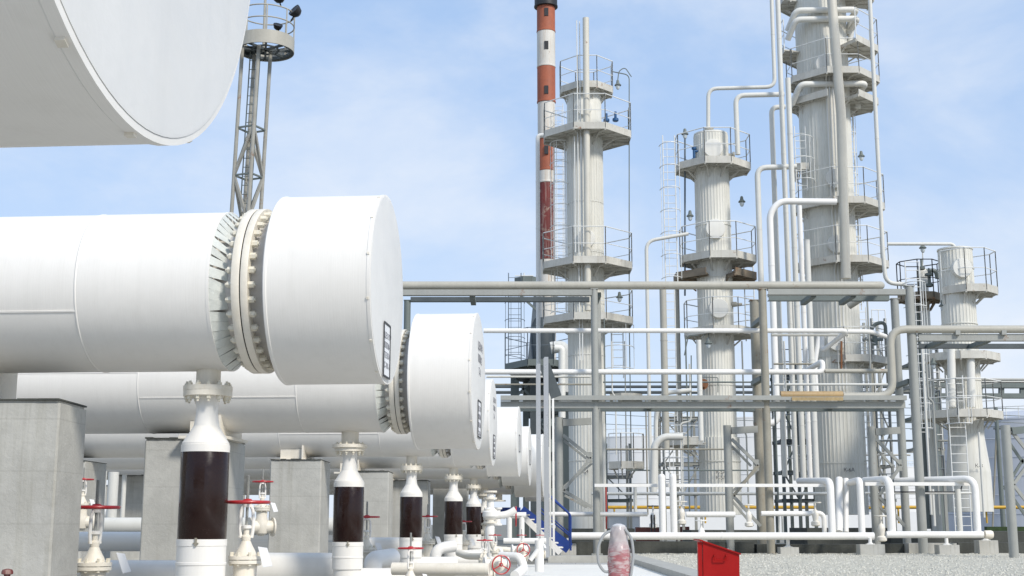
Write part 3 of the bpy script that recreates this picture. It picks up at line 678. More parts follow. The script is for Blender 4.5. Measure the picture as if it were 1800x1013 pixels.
post(716, 528, YR, 6, STEELG, 'short visible rack post against the big white drum end', pyref=540)
GB = 'beams of the grey pipe rack'
def hb(x0, x1, py, Y, hpx, w, m, label, kind='i', name='rack_beam', z_from=None):
    a, b = at(x0, py, Y), at(x1, py, Y); b.z = a.z = (a.z + b.z) / 2; h = hpx * mpp(py, Y)
    mb = MB()
    if kind == 'i': mb.ibeam(a, b, w, h)
    elif kind == 'c':
        mb.beam(a + Vector((0, -w / 2 + .01, 0)), b + Vector((0, -w / 2 + .01, 0)), .015, h)
        for s in (-1, 1): mb.beam(a + Vector((0, .02, s * (h / 2 - .01))), b + Vector((0, .02, s * (h / 2 - .01))), w - .03, .015)
    else: mb.beam(a, b, w, h)
    return mesh(name, mb, m, None, label, 'beam', GB, flat=True)
hb(708, 1040, 515, YF, 10, .2, STEEL, 'top front rack beam, left bay, right under the long beige pipe', 'c')
hb(1349, 1590, 514, YF, 10, .2, STEEL, 'top front rack beam, right bay, right under the long beige pipe', 'c')
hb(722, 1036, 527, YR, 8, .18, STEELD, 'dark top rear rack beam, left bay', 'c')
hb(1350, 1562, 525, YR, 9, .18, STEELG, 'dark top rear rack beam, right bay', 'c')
hb(880, 1592, 700, YF - .12, 8, .22, STEEL, 'pale upper ledge of the long middle rack beam', 'b')
hb(880, 1590, 712, YF, 12, .16, STEEL, 'long middle rack beam below the ledge', 'c')
hb(1392, 1482, 701.5, YF - .24, 6, .02, STAIN, 'ochre run mark plate on the ledge under the stained pipe', 'b')
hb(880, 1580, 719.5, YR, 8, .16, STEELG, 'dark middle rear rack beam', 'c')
hb(1613, 1830, 594, YF, 12, .2, STEEL, 'right hand rack beam running out of the frame', 'c')
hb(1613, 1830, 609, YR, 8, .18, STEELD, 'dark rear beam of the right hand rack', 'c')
hb(1045, 1455, 853.5, YF - .3, 5.5, .12, PIPEW, 'low white rail beam between left post and the white riser pipes', 'b')
hb(1520, 1706, 851, YF - .3, 6, .12, PIPEW, 'low white rail beam at the right, above the yellow pipe', 'b')
# cross members between front and rear
for i, (px, py, lab) in enumerate([(830, 519, 'short cross beam under the top left bay'), (1052, 518, 'cross beam tying the left posts at the top'), (1430, 519, 'short cross beam in the top right bay, left one'), (1500, 519, 'short cross beam in the top right bay, right one'),
    (1660, 598, 'short cross beam under the right hand rack, left one'), (1737, 598, 'short cross beam under the right hand rack, right one'), (1340, 560, 'bracket beam between the rust streaked posts, upper'), (1340, 665, 'bracket beam between the rust streaked posts, lower'), (1600, 670, 'bracket beam joining the two right posts'), (1150, 708, 'cross beam in the middle level, left one'), (1480, 708, 'cross beam in the middle level, right one')]):
    a = at(px, py, YF + .2); b = Vector((a.x, YR - .1, a.z)); steel(a, b, .14, .12, STEELG, lab, 'cross beams of the pipe rack', 'cross_beam', 'beam', 'b')
# K bracing bays
GK = 'braced stub posts in front of the rack'
def kbay(xs, xp, ytop, yb, mids, tilt, word, ysh=33.9):
    o = thing('braced_stub', word, 'bracing frame', (at(xs, 850, YR - .6).x, YR - .6, 0), GK)
    Y = YR - .7; r = 7 * mpp(700, Y); x = at(xs, 850, Y).x; zt = at(xs, ytop, Y).z
    mesh('stub_post', MB().lathe([(r, -.05), (r, zt)], 18, (x, Y, 0)), STEEL, o)
    xp_ = at(xp, 850, Y).x
    mesh('tie_beam', MB().beam((x + r, Y, zt - .14), (xp_ - .05, Y, zt - .10), .12, .18), STEEL, o, flat=True)
    z = [at(xs, q, Y).z for q in mids]
    P = [(x + r, z[0]), (xp_ - .06, z[1]), (x + r, z[2]), (xp_ - .06, z[3])]
    for k, (a, b) in enumerate(zip(P, P[1:])):
        mesh('brace', MB().beam((a[0], Y - .02, a[1]), (b[0], Y - .02, b[1]), .07, .08), STEELR if k == 1 and tilt else STEEL, o, flat=True)
        mesh('brace', MB().beam((a[0] + .05, Y + .5, a[1] - .12), (b[0] - .1, Y + .5, b[1]), .05, .06), STEEL, o, flat=True)
    mesh('gusset', MB().box(xp_ - .2, xp_ - .05, Y - .03, Y, z[1] - .15, z[1] + .15), STEEL, o, flat=True)
kbay(983, 1044, 734, 905, (765, 805, 862, 892), 0, 'grey stub post with diagonal braces, in front of the left column')
kbay(1281, 1338, 748, 905, (772, 818, 872, 925), 1, 'grey stub post with rusty diagonal, in front of the middle column')
kbay(1536, 1590, 750, 920, (772, 818, 872, 925), 0, 'grey stub post with diagonals right of the biggest column')
# far right truss tower
o = thing('truss_tower', 'grey post with triangulated braces at the right edge', 'truss tower', (at(1774, 850, 30).x, 30, 0))
x = at(1774, 850, 30).x; mesh('post', MB().lathe([(.105, -.05), (.105, at(1774, 748, 30).z)], 18, (x, 30, 0)), STEEL, o)
A = [at(1778, 758, 30), at(1835, 752, 30), at(1815, 805, 30), at(1781, 852, 30), at(1830, 915, 30)]
mesh('top_beam', MB().beam(A[0], A[1], .14, .16), STEELG, o, flat=True)
for a, b in ((0, 2), (2, 3), (3, 4)): mesh('brace', MB().beam(A[a], A[b], .06, .07), STEEL, o, flat=True); mesh('brace', MB().beam(A[a] + Vector((.02, .6, 0)), A[b] + Vector((.02, .6, -.1)), .05, .06), STEELG, o, flat=True)

# ---- pipes on the rack ------------------------------------------------------
GR = 'pipes carried by the rack'
pipe([(708, 502, YF), (1548, 502, YF), (1548, 502, YR + 1.0), (1492, 538, YR + 1.6)], None, 7.3, BEIGE, 'long beige grey pipe topping the rack, with a closed elbow at its right end', GR, bands=6)
pipe([(850, 581.5, YF + .5), (1490, 581.5, YF + .5), (1445, 618, YF + 1.2), (1445, 590, YF + 1.3)], None, 4.2, PIPEW, 'upper long white pipe on the rack, folding back before the biggest column', GR, bend=.15)
pipe([(1490, 583, YF + .6), (1530, 583, YF + .6), (1556, 590, YF + 1.5)], None, 4.2, PIPEW, 'short white pipe continuing right of the upper white fold', GR)
pipe([(852, 654, YF + .5), (1446, 654, YF + .5), (1446, 635, YF + .55), (1420, 650, YF + 1.2)], None, 4.8, PIPEW, 'lower long white pipe on the rack with upturned right end', GR, bend=.12)
pipe([(855, 662.5, YF + .8), (1038, 662.5, YF + .8)], None, 2, PIPEG, 'thin pale pipe directly under the lower white pipe, left bay', GR)
pipe([(1450, 652.5, YF + .5), (1560, 652.5, YF + .5)], None, 4, BEIGE, 'beige pipe continuing right of the lower white pipe', GR)
pipe([(1356, 589, YF + .8), (1490, 590, YF + .8)], None, 2.6, PIPEG, 'thin grey pipe behind the upper white pipe', GR)
pipe([(1482, 697, YF - .1), (1570, 697, YF - .1), (1570, 579, YF - .1), (1830, 578, YF - .1)], None, 7, BEIGE, 'beige grey pipe climbing in a Z from the middle beam to the right hand rack', GR, bend=.42)
pipe([(1372, 694.5, YF - .15), (1481, 694.5, YF - .15)], None, 6.6, OCHRE, 'ochre stained length of pipe lying on the middle rack beam', GR)
pipe([(985, 707, YR + .8), (1046, 707, YR + .8)], None, 5, PIPEG, 'short pale pipe end behind the left front post', GR)
for px, py in ((1682, 586), (1763, 586)):
    a = at(px, py, YF - .1); mesh('pipe_shoe', MB().box(a.x - .06, a.x + .06, YF - .2, YF, a.z - .05, a.z + .07), STEEL, None, 'small shoe under the right hand pipe, %s one' % ('left' if px < 1700 else 'right'), 'pipe shoe', flat=True)
# dark far pipe bridge
hb2 = []
for py, h, lab in ((680, 5, 'upper dark pipe of the far bridge crossing behind all columns'), (690, 5.5, 'lower dark pipe of the far bridge crossing behind all columns')):
    pipe([(855, py, 70), (1650, py + 1, 70)], None, h / 2, STEELD, lab, 'dark pipes of the far bridge')

# ---- ground level pipes at right --------------------------------------------
GG = 'white pipes near the ground on the right'; YG = 33.1
pipe([(1002, 942.5, YG), (1536, 942.5, YG)], None, 6.5, PIPEW, 'long white ground pipe passing behind the red box', GG, bands=5)
rgp = pipe([(1558, 940, YG + .1), (1728, 940, YG + .1)], None, 6, PIPEW, 'right white ground pipe below the tall riser loops', GG)
p = at(1738, 940, YG + .1); mesh('pipe_cap', MB().lathe([(.102, -.10), (.105, .06), (.085, .10), (.03, .12)], 20, p, 'x'), CREAM, rgp)
stubs = {}
stubs[1165] = pipe([(1165, 936, YG + .3), (1165, 838, YG + .3)], None, 6, PIPEW, 'white standing stub pipe, left of the close pair', GG, bend=.05)
stubs[1185] = pipe([(1185, 936, YG + .3), (1185, 838, YG + .3)], None, 6, PIPEW, 'white standing stub pipe, right of the close pair', GG)
for px in (1165, 1185):
    a = at(px, 838, YG + .3); mesh('dome_end', MB().lathe([(.087, -.02), (.08, .03), (.055, .06), (.0, .075)], 18, Vector((at(px, 936, YG + .3).x, a.y, a.z)), cap=False), PIPEW, stubs[px])
pipe([(1405, 846, YG + 2.6), (1459, 846, YG + .2), (1459, 936, YG + .2)], None, 6, PIPEW, 'white pipe bending down at the left of the four close risers', GG, bend=.2)
pipe([(1475, 842, YG + 1.4), (1475, 936, YG + .3)], None, 6.2, PIPEW, 'second of the four close white risers', GG)
pipe([(1487, 842, YG + 1.4), (1487, 936, YG + .9)], None, 4.6, PIPEW, 'thinner third of the four close white risers', GG)
pipe([(1492, 849, YG + 1.4), (1511, 844, YG + .2), (1511, 936, YG + .2)], None, 5.6, PIPEW, 'fourth of the close white risers', GG, bend=.15)
pipe([(1520, 846, YG + 1.6), (1563, 843, YG + .2), (1563, 938, YG + .2)], None, 7, PIPEW, 'stout white riser loop in front of the braced stub', GG, bend=.25)
pipe([(1575, 846, YG + 2.0), (1713, 845, YG + .2), (1713, 938, YG + .2)], None, 6, PIPEW, 'wide white pipe loop ending before the flared column', GG, bend=.28)
pipe([(962, 904, YG + 1.2), (1138, 904, YG + 1.2)], None, 4, PIPEW, 'white pipe at stair height between left posts', GG)
pipe([(1206, 904.5, YG + .8), (1292, 904.5, YG + .8)], None, 5, PIPEW, 'short stout white pipe above the red box', GG)
pipe([(1338, 903, YG + .8), (1424, 903, YG + .8)], None, 4.5, PIPEW, 'white pipe left of the small cream valve', GG)
pipe([(1424, 902, YG + .8), (1448, 902, YG + .8), (1448, 936, YG + .8)], None, 4.2, PIPEW, 'small white elbow pipe dropping left of the four risers', GG)
pipe([(1040, 868, 38), (1460, 868, 38)], None, 2.8, PIPEG, 'thin grey pipe far behind the white rail beam, left', GG)
pipe([(1520, 867, 38), (1710, 867, 38)], None, 2.2, PIPEG, 'thin grey pipe far behind the white rail beam, right', GG)
pipe([(1570, 865, 34.5), (1688, 865, 34.5), (1692, 850, 34.5)], None, 1.2, BLACK, 'thin dark conduit under the right white rail beam', GG, bend=.05)
def small_valve(px, py, Y, s, label, m=VALW, dark=False):
    p = at(px, py, Y); o = thing('small_valve', label, 'valve', p, 'small valves near the right ground pipes')
    mesh('valve_body', MB().lathe([(.05 * s, -.28 * s), (.09 * s, -.26 * s), (.09 * s, -.2 * s), (.05 * s, -.17 * s), (.07 * s, -.05 * s), (.05 * s, .02 * s), (.02 * s, .05 * s), (.018 * s, .2 * s)], 14, p), m, o)
    mesh('handwheel', MB().torus(p + Vector((0, 0, .18 * s)), .11 * s, .014 * s, None, 20, 6).beam(p + Vector((-.11 * s, 0, .18 * s)), p + Vector((.11 * s, 0, .18 * s)), .02 * s), m if not dark else BLACK, o)
small_valve(1148, 905, 33.8, 1.2, 'slim dark wheeled valve left of the close pair of stub pipes', PIPEW, True)
small_valve(1233, 932, 33.2, 1.3, 'white valve on the ground pipe left of the red box', PIPEW)
small_valve(1316, 903, 33.9, 1.2, 'cream valve between the two short white pipes')
small_valve(1433, 900, 33.9, 1.3, 'cream valve left of the small elbow pipe')
small_valve(1549, 925, 33.9, 1.4, 'cream flanged valve between ground pipes by the stout loop')
small_valve(1198, 898, 35, 1.3, 'cream valve right of the close pair of stub pipes')
mesh('cable_bundle', MB().beam(at(1145, 905, 33.7), at(1145, 936, 33.7), .035, .03).beam(at(1150, 905, 33.7), at(1151, 936, 33.7), .03, .03), BLACK, None, 'dark twin bars standing under the slim valve', 'support')
for px, y0, y1, Y, r, lab in ((1063, 745, 940, 36.5, 3.5, 'grey upright pipe right of the left front post'), (1117, 855, 905, 36, 3, 'short grey upright below the low grey beam'), (1370, 905, 940, 34.5, 1.5, 'thin white strut, first of pair below white pipe'), (1376, 905, 940, 34.6, 1.5, 'thin white strut, second of pair below white pipe'),
                              (1688, 860, 940, 34.4, 5, 'grey upright pipe behind the wide white loop'), (1643, 860, 925, 40, 2.4, 'slim white upright left of the flared column'), (1730, 760, 910, 41, 2, 'slim grey upright right of the flared column')):
    pipe([(px, y1, Y), (px, y0, Y)], None, r, PIPEG, lab, 'slim uprights behind the right ground pipes')
pipe([(1065, 855, 34.6), (1065, 930, 34.6)], None, 1.4, mat('red_line_paint', (.4, .04, .03), .5), 'thin red upright line right of the left front post', 'slim uprights behind the right ground pipes')

# ---- tall vertical lines between middle and biggest column --------------------
GV = 'tall vertical lines beside the columns'
V = [ # pts, Y, r, mat, label
 ([(1245, 232), (1245, 156), (1362, 153), (1362, -30)], 48, 3.6, PIPEG, 'thin overhead line leaving the top of the middle column upward'),
 ([(1297, 272), (1293, 168), (1378, 166)], 47, 4.6, PIPEG, 'overhead line rising from the middle column top rail'),
 ([(1366, -30), (1376, 480), (1383, 845)], 46.5, 4.6, PIPEG, 'tall grey line left of the biggest column, running out of the frame top'),
 ([(1385, 138), (1397, 855)], 46, 5, PIPEG, 'tall line with flat cap starting at the second deck of the biggest column'),
 ([(1380, 188), (1356, 189), (1369, 838)], 47, 4.6, PIPEG, 'bent line dropping from the elbow below the second deck'),
 ([(1400, 293), (1331, 295), (1342, 742), (1325, 746)], 46.5, 5, PIPEG, 'leftmost tall bent line reaching the rack with hooked foot'),
 ([(1470, 355, 44), (1370, 354, 44), (1353, 375, 44), (1357, 560, 44), (1357, 742, 44), (1345, 746, 44)], 44, 5.8, PIPEW, 'thick white line crossing before the biggest column and dropping left'),
 ([(1405, 362), (1412, 840)], 45.5, 4.6, PIPEW, 'white line starting under the crossing elbow'),
 ([(1418, 422), (1424, 850)], 45, 5.4, PIPEG, 'short topped grey white line nearest the biggest column'),
 ([(1527, -40), (1557, 440), (1557, 498), (1592, 500)], 47, 3.8, PIPEG, 'long line down the right side of the biggest column with footed elbow'),
 ([(1560, 429), (1676, 429), (1681, 442)], 47, 3, PIPEG, 'thin overhead line to the top of the short right column'),
 ([(1210, 411), (1136, 424), (1143, 700), (1143, 860)], 47, 3.2, PIPEG, 'thin line bending down left of the middle column'),
 ([(1165, 505), (1165, 790)], 44, 6, BEIGE, 'broad beige upright left of the middle column below the rack top'),
 ([(1190, 505), (1190, 760)], 49, 3.8, BEIGE, 'slim beige upright close left of the middle column'),
 ([(1215, 686), (1160, 692), (1153, 730), (1153, 860)], 45, 4, PIPEG, 'small elbowed line between the left upright pipes'),
 ([(1200, 768), (1165, 768), (1150, 782), (1148, 870)], 43, 6.2, PIPEG, 'thick elbowed line low beside the middle column platform'),
 ([(1228, 598), (1228, 775)], 44, 4.5, COLW, 'white level bridle pipe on the left face of the middle column'),
 ([(960, 238, 52), (945, 238, 52), (945, 656, 52)], 52, 3.8, PIPEW, 'slim white line beside the striped stack'),
 ([(988, 735), (988, 612), (975, 612)], 46, 6, COLW, 'white insulated pipe elbow behind the left column foot'),
 ([(1393, 500), (1393, 640)], 49, 2.4, PIPEG, 'thin dark seamed line among the tall lines'),
 ([(1440, 590), (1432, 640), (1436, 700)], 45, 4, PIPEW, 'short white drop left on the biggest column')]
for pts, Y, r, m, lab in V:
    W = [at(p[0], p[1], p[2] if len(p) > 2 else Y) for p in pts]
    for a, b in zip(W, W[1:]):
        if abs(b.z - a.z) > 6 * math.hypot(b.x - a.x, b.y - a.y) and abs(b.z - a.z) > 3: b.x = a.x; 
    mb = MB().tube(W, r * mpp(600, Y), 14, .35)
    if r > 3.5:
        for a, b in zip(W, W[1:]):
            L_ = (b - a).length; n_ = int(L_ / 2.4)
            for k in range(1, n_ + 1):
                c = a + (b - a) * (k / (n_ + 1)); u = (b - a).normalized() * .02; mb.tube([c - u, c + u], r * mpp(600, Y) * 1.07, 14, 0)
    mesh('process_line', mb, m, None, lab, 'pipe', GV)

# ================================================================== COLUMNS
OCT = [(-.36, -1), (.36, -1), (1, -.30), (1, .30), (.36, 1), (-.36, 1), (-1, .30), (-1, -.30)]
def platform(col, cx, cy, px0, px1, pyd, rail, Rin, label=None, sides=range(8), **kw):
    s = sorted(sides); runs = []
    for i in s:
        if runs and runs[-1][-1] == i - 1: runs[-1].append(i)
        else: runs.append([i])
    if len(runs) > 1 and runs[0][0] == 0 and runs[-1][-1] == 7: runs[0] = runs.pop() + runs[0]
    for r in runs: z = platform_run(col, cx, cy, px0, px1, pyd, rail, Rin, label, r, **kw)
    return z
def platform_run(col, cx, cy, px0, px1, pyd, rail, Rin, label=None, sides=range(8), m=DECK, rm=RAILM, toe=.27, gap=(), depthk=.95, skip_rail=()):
    """deck seen between px0 and px1, deck level at pyd (toe board bottom at the silhouette corners)"""
    a, b = at(px0, pyd, cy), at(px1, pyd, cy); z = a.z; ox = (a.x + b.x) / 2; rx = (b.x - a.x) / 2; ry = rx * depthk
    pts = [Vector((ox + x * rx, cy + y * ry, z)) for x, y in OCT]
    dk = MB(); inn = [Vector((cx + (Rin + .02) * math.cos(t), cy + (Rin + .02) * math.sin(t), z)) for t in [math.atan2(p.y - cy, p.x - cx) for p in pts]]
    for i in range(8):
        j = (i + 1) % 8
        if i not in sides: continue
        vs = [pts[i], pts[j], inn[j], inn[i]]; dk.add([v for v in vs] + [v + Vector((0, 0, .05)) for v in vs], [(3, 2, 1, 0), (4, 5, 6, 7), (0, 1, 5, 4), (1, 2, 6, 5), (2, 3, 7, 6), (3, 0, 4, 7)])
        dk.beam(pts[i] + Vector((0, 0, toe / 2 - .06)), pts[j] + Vector((0, 0, toe / 2 - .06)), .03, toe)
    d = mesh('platform', dk, m, col, label, flat=True)
    br = MB()
    for i in range(8):
        if i in sides:
            q, w = pts[i], inn[i]; br.beam(q + Vector((0, 0, -.05)), w + Vector((0, 0, -.05)), .06, .09); br.beam(q * .45 + w * .55 + Vector((0, 0, -.08)), w + Vector((0, 0, -.40)), .045, .05)
            mid = (pts[i] + pts[(i + 1) % 8]) / 2; wm = (inn[i] + inn[(i + 1) % 8]) / 2; br.beam(mid + Vector((0, 0, -.03)), wm + Vector((0, 0, -.03)), .04, .05)
            q2, w2 = pts[i] * .5 + inn[i] * .5, pts[(i + 1) % 8] * .5 + inn[(i + 1) % 8] * .5; br.beam(q2 + Vector((0, 0, -.03)), w2 + Vector((0, 0, -.03)), .04, .05)
    mesh('brackets', br, m, d, flat=True)
    if rail:
        rl = MB(); h = rail
        for i in range(8):
            j = (i + 1) % 8
            if i not in sides or i in skip_rail: continue
            n = max(1, int((pts[j] - pts[i]).length / 1.1))
            for hh in (h, h * .52): rl.tube([pts[i] + Vector((0, 0, hh)), pts[j] + Vector((0, 0, hh))], .020 if hh == h else .015, 6, 0)
            for k in range(n + 1):
                q = pts[i] + (pts[j] - pts[i]) * k / n; rl.tube([q, q + Vector((0, 0, h))], .02, 6, 0)
        mesh('railing', rl, rm, d)
    return z
def ladder(parent, px, y0, y1, Y, w=.45, cage=True, m=RAILM, cw=.72, cagefrom=0., name='ladder', face=-1):
    b, t = at(px, y1, Y), at(px, y0, Y); x = b.x; mb = MB()
    for s in (-1, 1): mb.tube([(x + s * w / 2, Y, b.z), (x + s * w / 2, Y, t.z)], .022, 6, 0)
    z = b.z + .2
    while z < t.z: mb.tube([(x - w / 2, Y, z), (x + w / 2, Y, z)], .013, 5, 0); z += .3
    o = mesh(name, mb, m, parent)
    if cage:
        cg = MB(); zc = b.z + cagefrom + .3; hs = []
        while zc <= t.z + .01:
            arc = [(x + cw / 2 * math.cos(a), Y + face * (cw * .85) * math.sin(a), zc) for a in [math.pi * k / 8 for k in range(9)]]
            cg.tube(arc, .016, 5, 0); zc += .85
        for k in (1, 3, 5, 7):
            a = math.pi * k / 8; cg.tube([(x + cw / 2 * math.cos(a), Y + face * cw * .85 * math.sin(a), b.z + cagefrom + .3), (x + cw / 2 * math.cos(a), Y + face * cw * .85 * math.sin(a), min(t.z, zc - .85))], .012, 5, 0)
        mesh('safety_cage', cg, m, o)
    return o
def manhole(col, px, py, rpx, cy, Rc, m=COLW):
    p = at(px, py, cy - Rc); r = rpx * mpp(py, cy); mesh('manhole_cover', MB().lathe([(r * .9, .2), (r, .2), (r, -.12), (r * .96, -.14), (.01, -.16)], 28, (p.x, cy - Rc, p.z), 'y'), m, col)
def shell(col, cx, cy, segs, m=COLM, n=36, name='shell'):
    for y0, y1, rpx0, rpx1, rib in segs:
        z0, z1 = at(900, y1, cy).z, at(900, y0, cy).z; ra, rb = rpx1 * mpp(y1, cy), rpx0 * mpp(y0, cy); mb = MB()
        if rib: mb.ribbed(cx, cy, z0, z1, ra, rb, n)
        else: mb.lathe([(ra, z0), (rb, z1)], 64, (cx, cy, 0))
        zz_ = z0 + 1.9
        while zz_ < z1 - .5: mb.lathe([(ra + .026, zz_ - .022), (ra + .03, zz_), (ra + .026, zz_ + .022)], 64, (cx, cy, 0), cap=False); zz_ += 2.0
        mesh(name, mb, m, col, ang=25)
def lampp(parent, px, py, Y, arm=(0, 0)):
    p = at(px, py, Y); mb = MB().lathe([(.02, .22), (.05, .2), (.07, .08), (.14, .0), (.13, -.02), (.02, -.02)], 14, p)
    o = mesh('lamp_head', mb, STEELG, parent); mesh('lamp_glass', MB().lathe([(.08, -.02), (.085, -.1), (.05, -.17), (.01, -.19)], 12, p), GLASS, o); return p
def stencil(parent, body, px, py, cy, Rc, size):
    p = at(px, py, cy - Rc - .03); M = Matrix.Translation((p.x - ORI[parent.name].x, cy - Rc - .032 - ORI[parent.name].y, p.z)) @ Matrix.Rotation(R(90), 4, 'X')
    text_mesh(body, size, M, INK, parent, 'stencil', .002)
def xc(px, py, Y): return at(px, py, Y).x
# ---- column one
Y1 = 50.0; c1 = xc(1031, 600, Y1); o = thing('distillation_column', 'ribbed pale column with a long beige pipe down its front, beside the striped stack', 'column', (c1, Y1, 0), 'process columns')
m1 = lambda py: mpp(py, Y1)
shell(o, c1, Y1, [(240, 900, 31.5, 32.5, 1), (155, 240, 30, 30.5, 0)])
mesh('top_cap', MB().lathe([(30.5 * m1(160), at(900, 160, Y1).z), (30 * m1(150), at(900, 153, Y1).z), (20 * m1(150), at(900, 148, Y1).z), (.1, at(900, 146, Y1).z)], 40, (c1, Y1, 0)), COLW, o)
mesh('skirt_base', MB().lathe([(36 * m1(900), -.05), (36 * m1(900), .25), (34 * m1(900), .3), (33 * m1(900), at(900, 895, Y1).z)], 40, (c1, Y1, 0)), COLM, o)
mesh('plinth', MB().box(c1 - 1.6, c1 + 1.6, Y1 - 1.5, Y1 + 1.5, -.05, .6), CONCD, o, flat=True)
platform(o, c1, Y1, 985, 1076, 165, 1.25, .66, 'small top deck'); platform(o, c1, Y1, 957, 1107, 245, 1.35, .68, 'widest upper deck')
platform(o, c1, Y1, 955, 1109, 474, 1.35, .68); platform(o, c1, Y1, 956, 1110, 570, 1.25, .68)
manhole(o, 1026, 190, 14, Y1, .66); manhole(o, 1030, 420, 16, Y1, .7); manhole(o, 1035, 517, 15, Y1, .7)
ladder(o, 986, 250, 565, Y1 + .2, cw=.8); ladder(o, 1086, 572, 665, Y1 + .3, cw=1.3); 
platform(o, c1 + 1.15, Y1, 1072, 1128, 703, 0, .2, sides=(0, 1, 2, 7)); platform(o, c1 + 1.3, Y1 - .5, 1070, 1131, 822, 1.25, .2, 'low side deck', sides=(0, 1, 2, 7))
p = lampp(o, 1086, 150, Y1); mesh('lamp_arm', MB().tube([p + Vector((0, 0, .2)), p + Vector((.05, 0, .6)), p + Vector((.3, 0, .75)), p + Vector((.55, 0, .35))], .02, 6, .2).tube([at(1076, 126, Y1), at(1106, 132, Y1), at(1106, 560, Y1), at(1110, 830, Y1)], .022, 6, .2), STEELG, o)
lampp(o, 1089, 523, Y1); stencil(o, '1-С4', 1016, 832, Y1, .74, .19)
mesh('front_line', MB().tube([(xc(1030, 545, Y1), Y1 - 1.35, at(900, 556, Y1).z), (xc(1029, 300, Y1), Y1 - 1.35, at(900, 32, Y1 - 1.35).z)], 5.6 * m1(300), 16, 0), PALE, o)
tb = MB()
for i, (px, ya) in enumerate(((1017, 36), (1022, 38), (1011, 240), (1024, 240))):
    x = xc(px + 1, 500, Y1 - 1.2); tb.tube([(x, Y1 - 1.2, at(900, 640 if i < 2 else 455, Y1).z), (x, Y1 - 1.2, at(900, ya, Y1 - 1.2).z)], .02, 6, 0)
mesh('impulse_tubes', tb, RAILM, o)
mesh('top_nozzle', MB().lathe([(.08, 0), (.12, .03), (.12, .12), (.05, .16), (.05, .4)], 14, at(1082, 214, Y1 - .9)).lathe([(.08, 0), (.12, .03), (.12, .12), (.05, .16), (.05, .35)], 14, at(1066, 215, Y1 - .9)), BLUEV, o)
# ---- column two
Y2 = 48.0; c2 = xc(1262, 700, Y2); o = thing('distillation_column', 'middle column with three white round manholes and open flat top', 'column', (c2, Y2, 0), 'process columns')
shell(o, c2, Y2, [(240, 770, 29.5, 31, 1), (770, 905, 35, 36, 1)])
z = at(900, 238, Y2).z; mesh('top_rim', MB().lathe([(.60, z - .04), (.64, z - .03), (.64, z + .03), (.58, z + .03), (.1, z + .10)], 40, (c2, Y2, 0)), COLW, o)
mesh('top_nozzle', MB().lathe([(.10, z + .08), (.10, z + .2), (.17, z + .2), (.17, z + .28), (.09, z + .3)], 18, (xc(1247, 240, Y2), Y2, 0)), BEIGE, o)
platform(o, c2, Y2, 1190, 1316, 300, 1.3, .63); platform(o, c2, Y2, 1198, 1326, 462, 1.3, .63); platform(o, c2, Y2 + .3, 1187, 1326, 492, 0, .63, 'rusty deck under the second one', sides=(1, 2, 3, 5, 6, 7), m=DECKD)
platform(o, c2, Y2, 1206, 1328, 590, 1.25, .63, 'deck beside the lowest manhole'); platform(o, c2 - .35, Y2 - .3, 1160, 1262, 782, 1.2, .7, 'low left deck', sides=(5, 6, 7, 0))
manhole(o, 1253, 262, 16.5, Y2, .66); manhole(o, 1257, 403, 17, Y2, .66); manhole(o, 1263, 543, 17, Y2, .66)
ladder(o, 1181, 238, 505, Y2 - .3, cw=.75); ladder(o, 1180, 510, 740, Y2 - .3, cagefrom=99, cage=False); ladder(o, 1190, 735, 905, Y2 - .8, cw=.9)
ladder(o, 1320, 455, 600, Y2 + .4, w=.35, cage=False)
mast = MB().tube([at(1204, 520, Y2), at(1204, 240, Y2)], .035, 8, 0); mesh('lamp_mast', mast, RAILD, o); lampp(o, 1204, 236, Y2); lampp(o, 1213, 380, Y2); lampp(o, 1304, 355, Y2); lampp(o, 1245, 604, Y2 - 1)
mesh('side_nozzle', MB().lathe([(.07, -.55), (.07, 0), (.13, 0), (.13, .06), (.05, .06)], 16, at(1288, 273, Y2), 'x').lathe([(.05, -.1), (.09, -.1), (.09, .1), (.05, .1), (.05, .3)], 14, at(1290, 535, Y2 - .3), 'x'), BEIGE, o)
mesh('level_gauge', MB().lathe([(.06, -.35), (.1, -.33), (.1, -.25), (.05, -.22), (.05, .1), (.09, .12), (.09, .2)], 14, at(1220, 268, Y2 - .3)).tube([at(1220, 266, Y2 - .3), at(1232, 266, Y2 - .3)], .05, 10), BLUEV, o)
mesh('rusty_nozzle', MB().lathe([(.14, -.3), (.14, .1), (.2, .1), (.2, .2)], 16, at(1236, 675, Y2 - .8), 'y'), mat('rust_nozzle', (.25, .11, .05), .8, var=.3, scale=8), o)
stencil(o, 'К-5А\nК-5Л', 1258, 833, Y2, .80, .17)
mesh('instrument_tubes', MB().tube([at(1203, 625, Y2 - .9), at(1210, 590, Y2 - .9), at(1228, 590, Y2 - .9)], .02, 6).tube([at(1232, 595, Y2 - .9), at(1245, 583, Y2 - .9), at(1247, 600, Y2 - .9)], .018, 6).tube([at(1215, 625, Y2 - .9), at(1215, 770, Y2 - .9)], .02, 6).tube([at(1232, 663, Y2 - .9), at(1262, 664, Y2 - .9), at(1262, 690, Y2 - .9)], .018, 6), STEELG, o)
mesh('plinth', MB().box(c2 - 1.25, c2 + 1.25, Y2 - 1.2, Y2 + 1.2, -.05, .55), CONCD, o, flat=True)
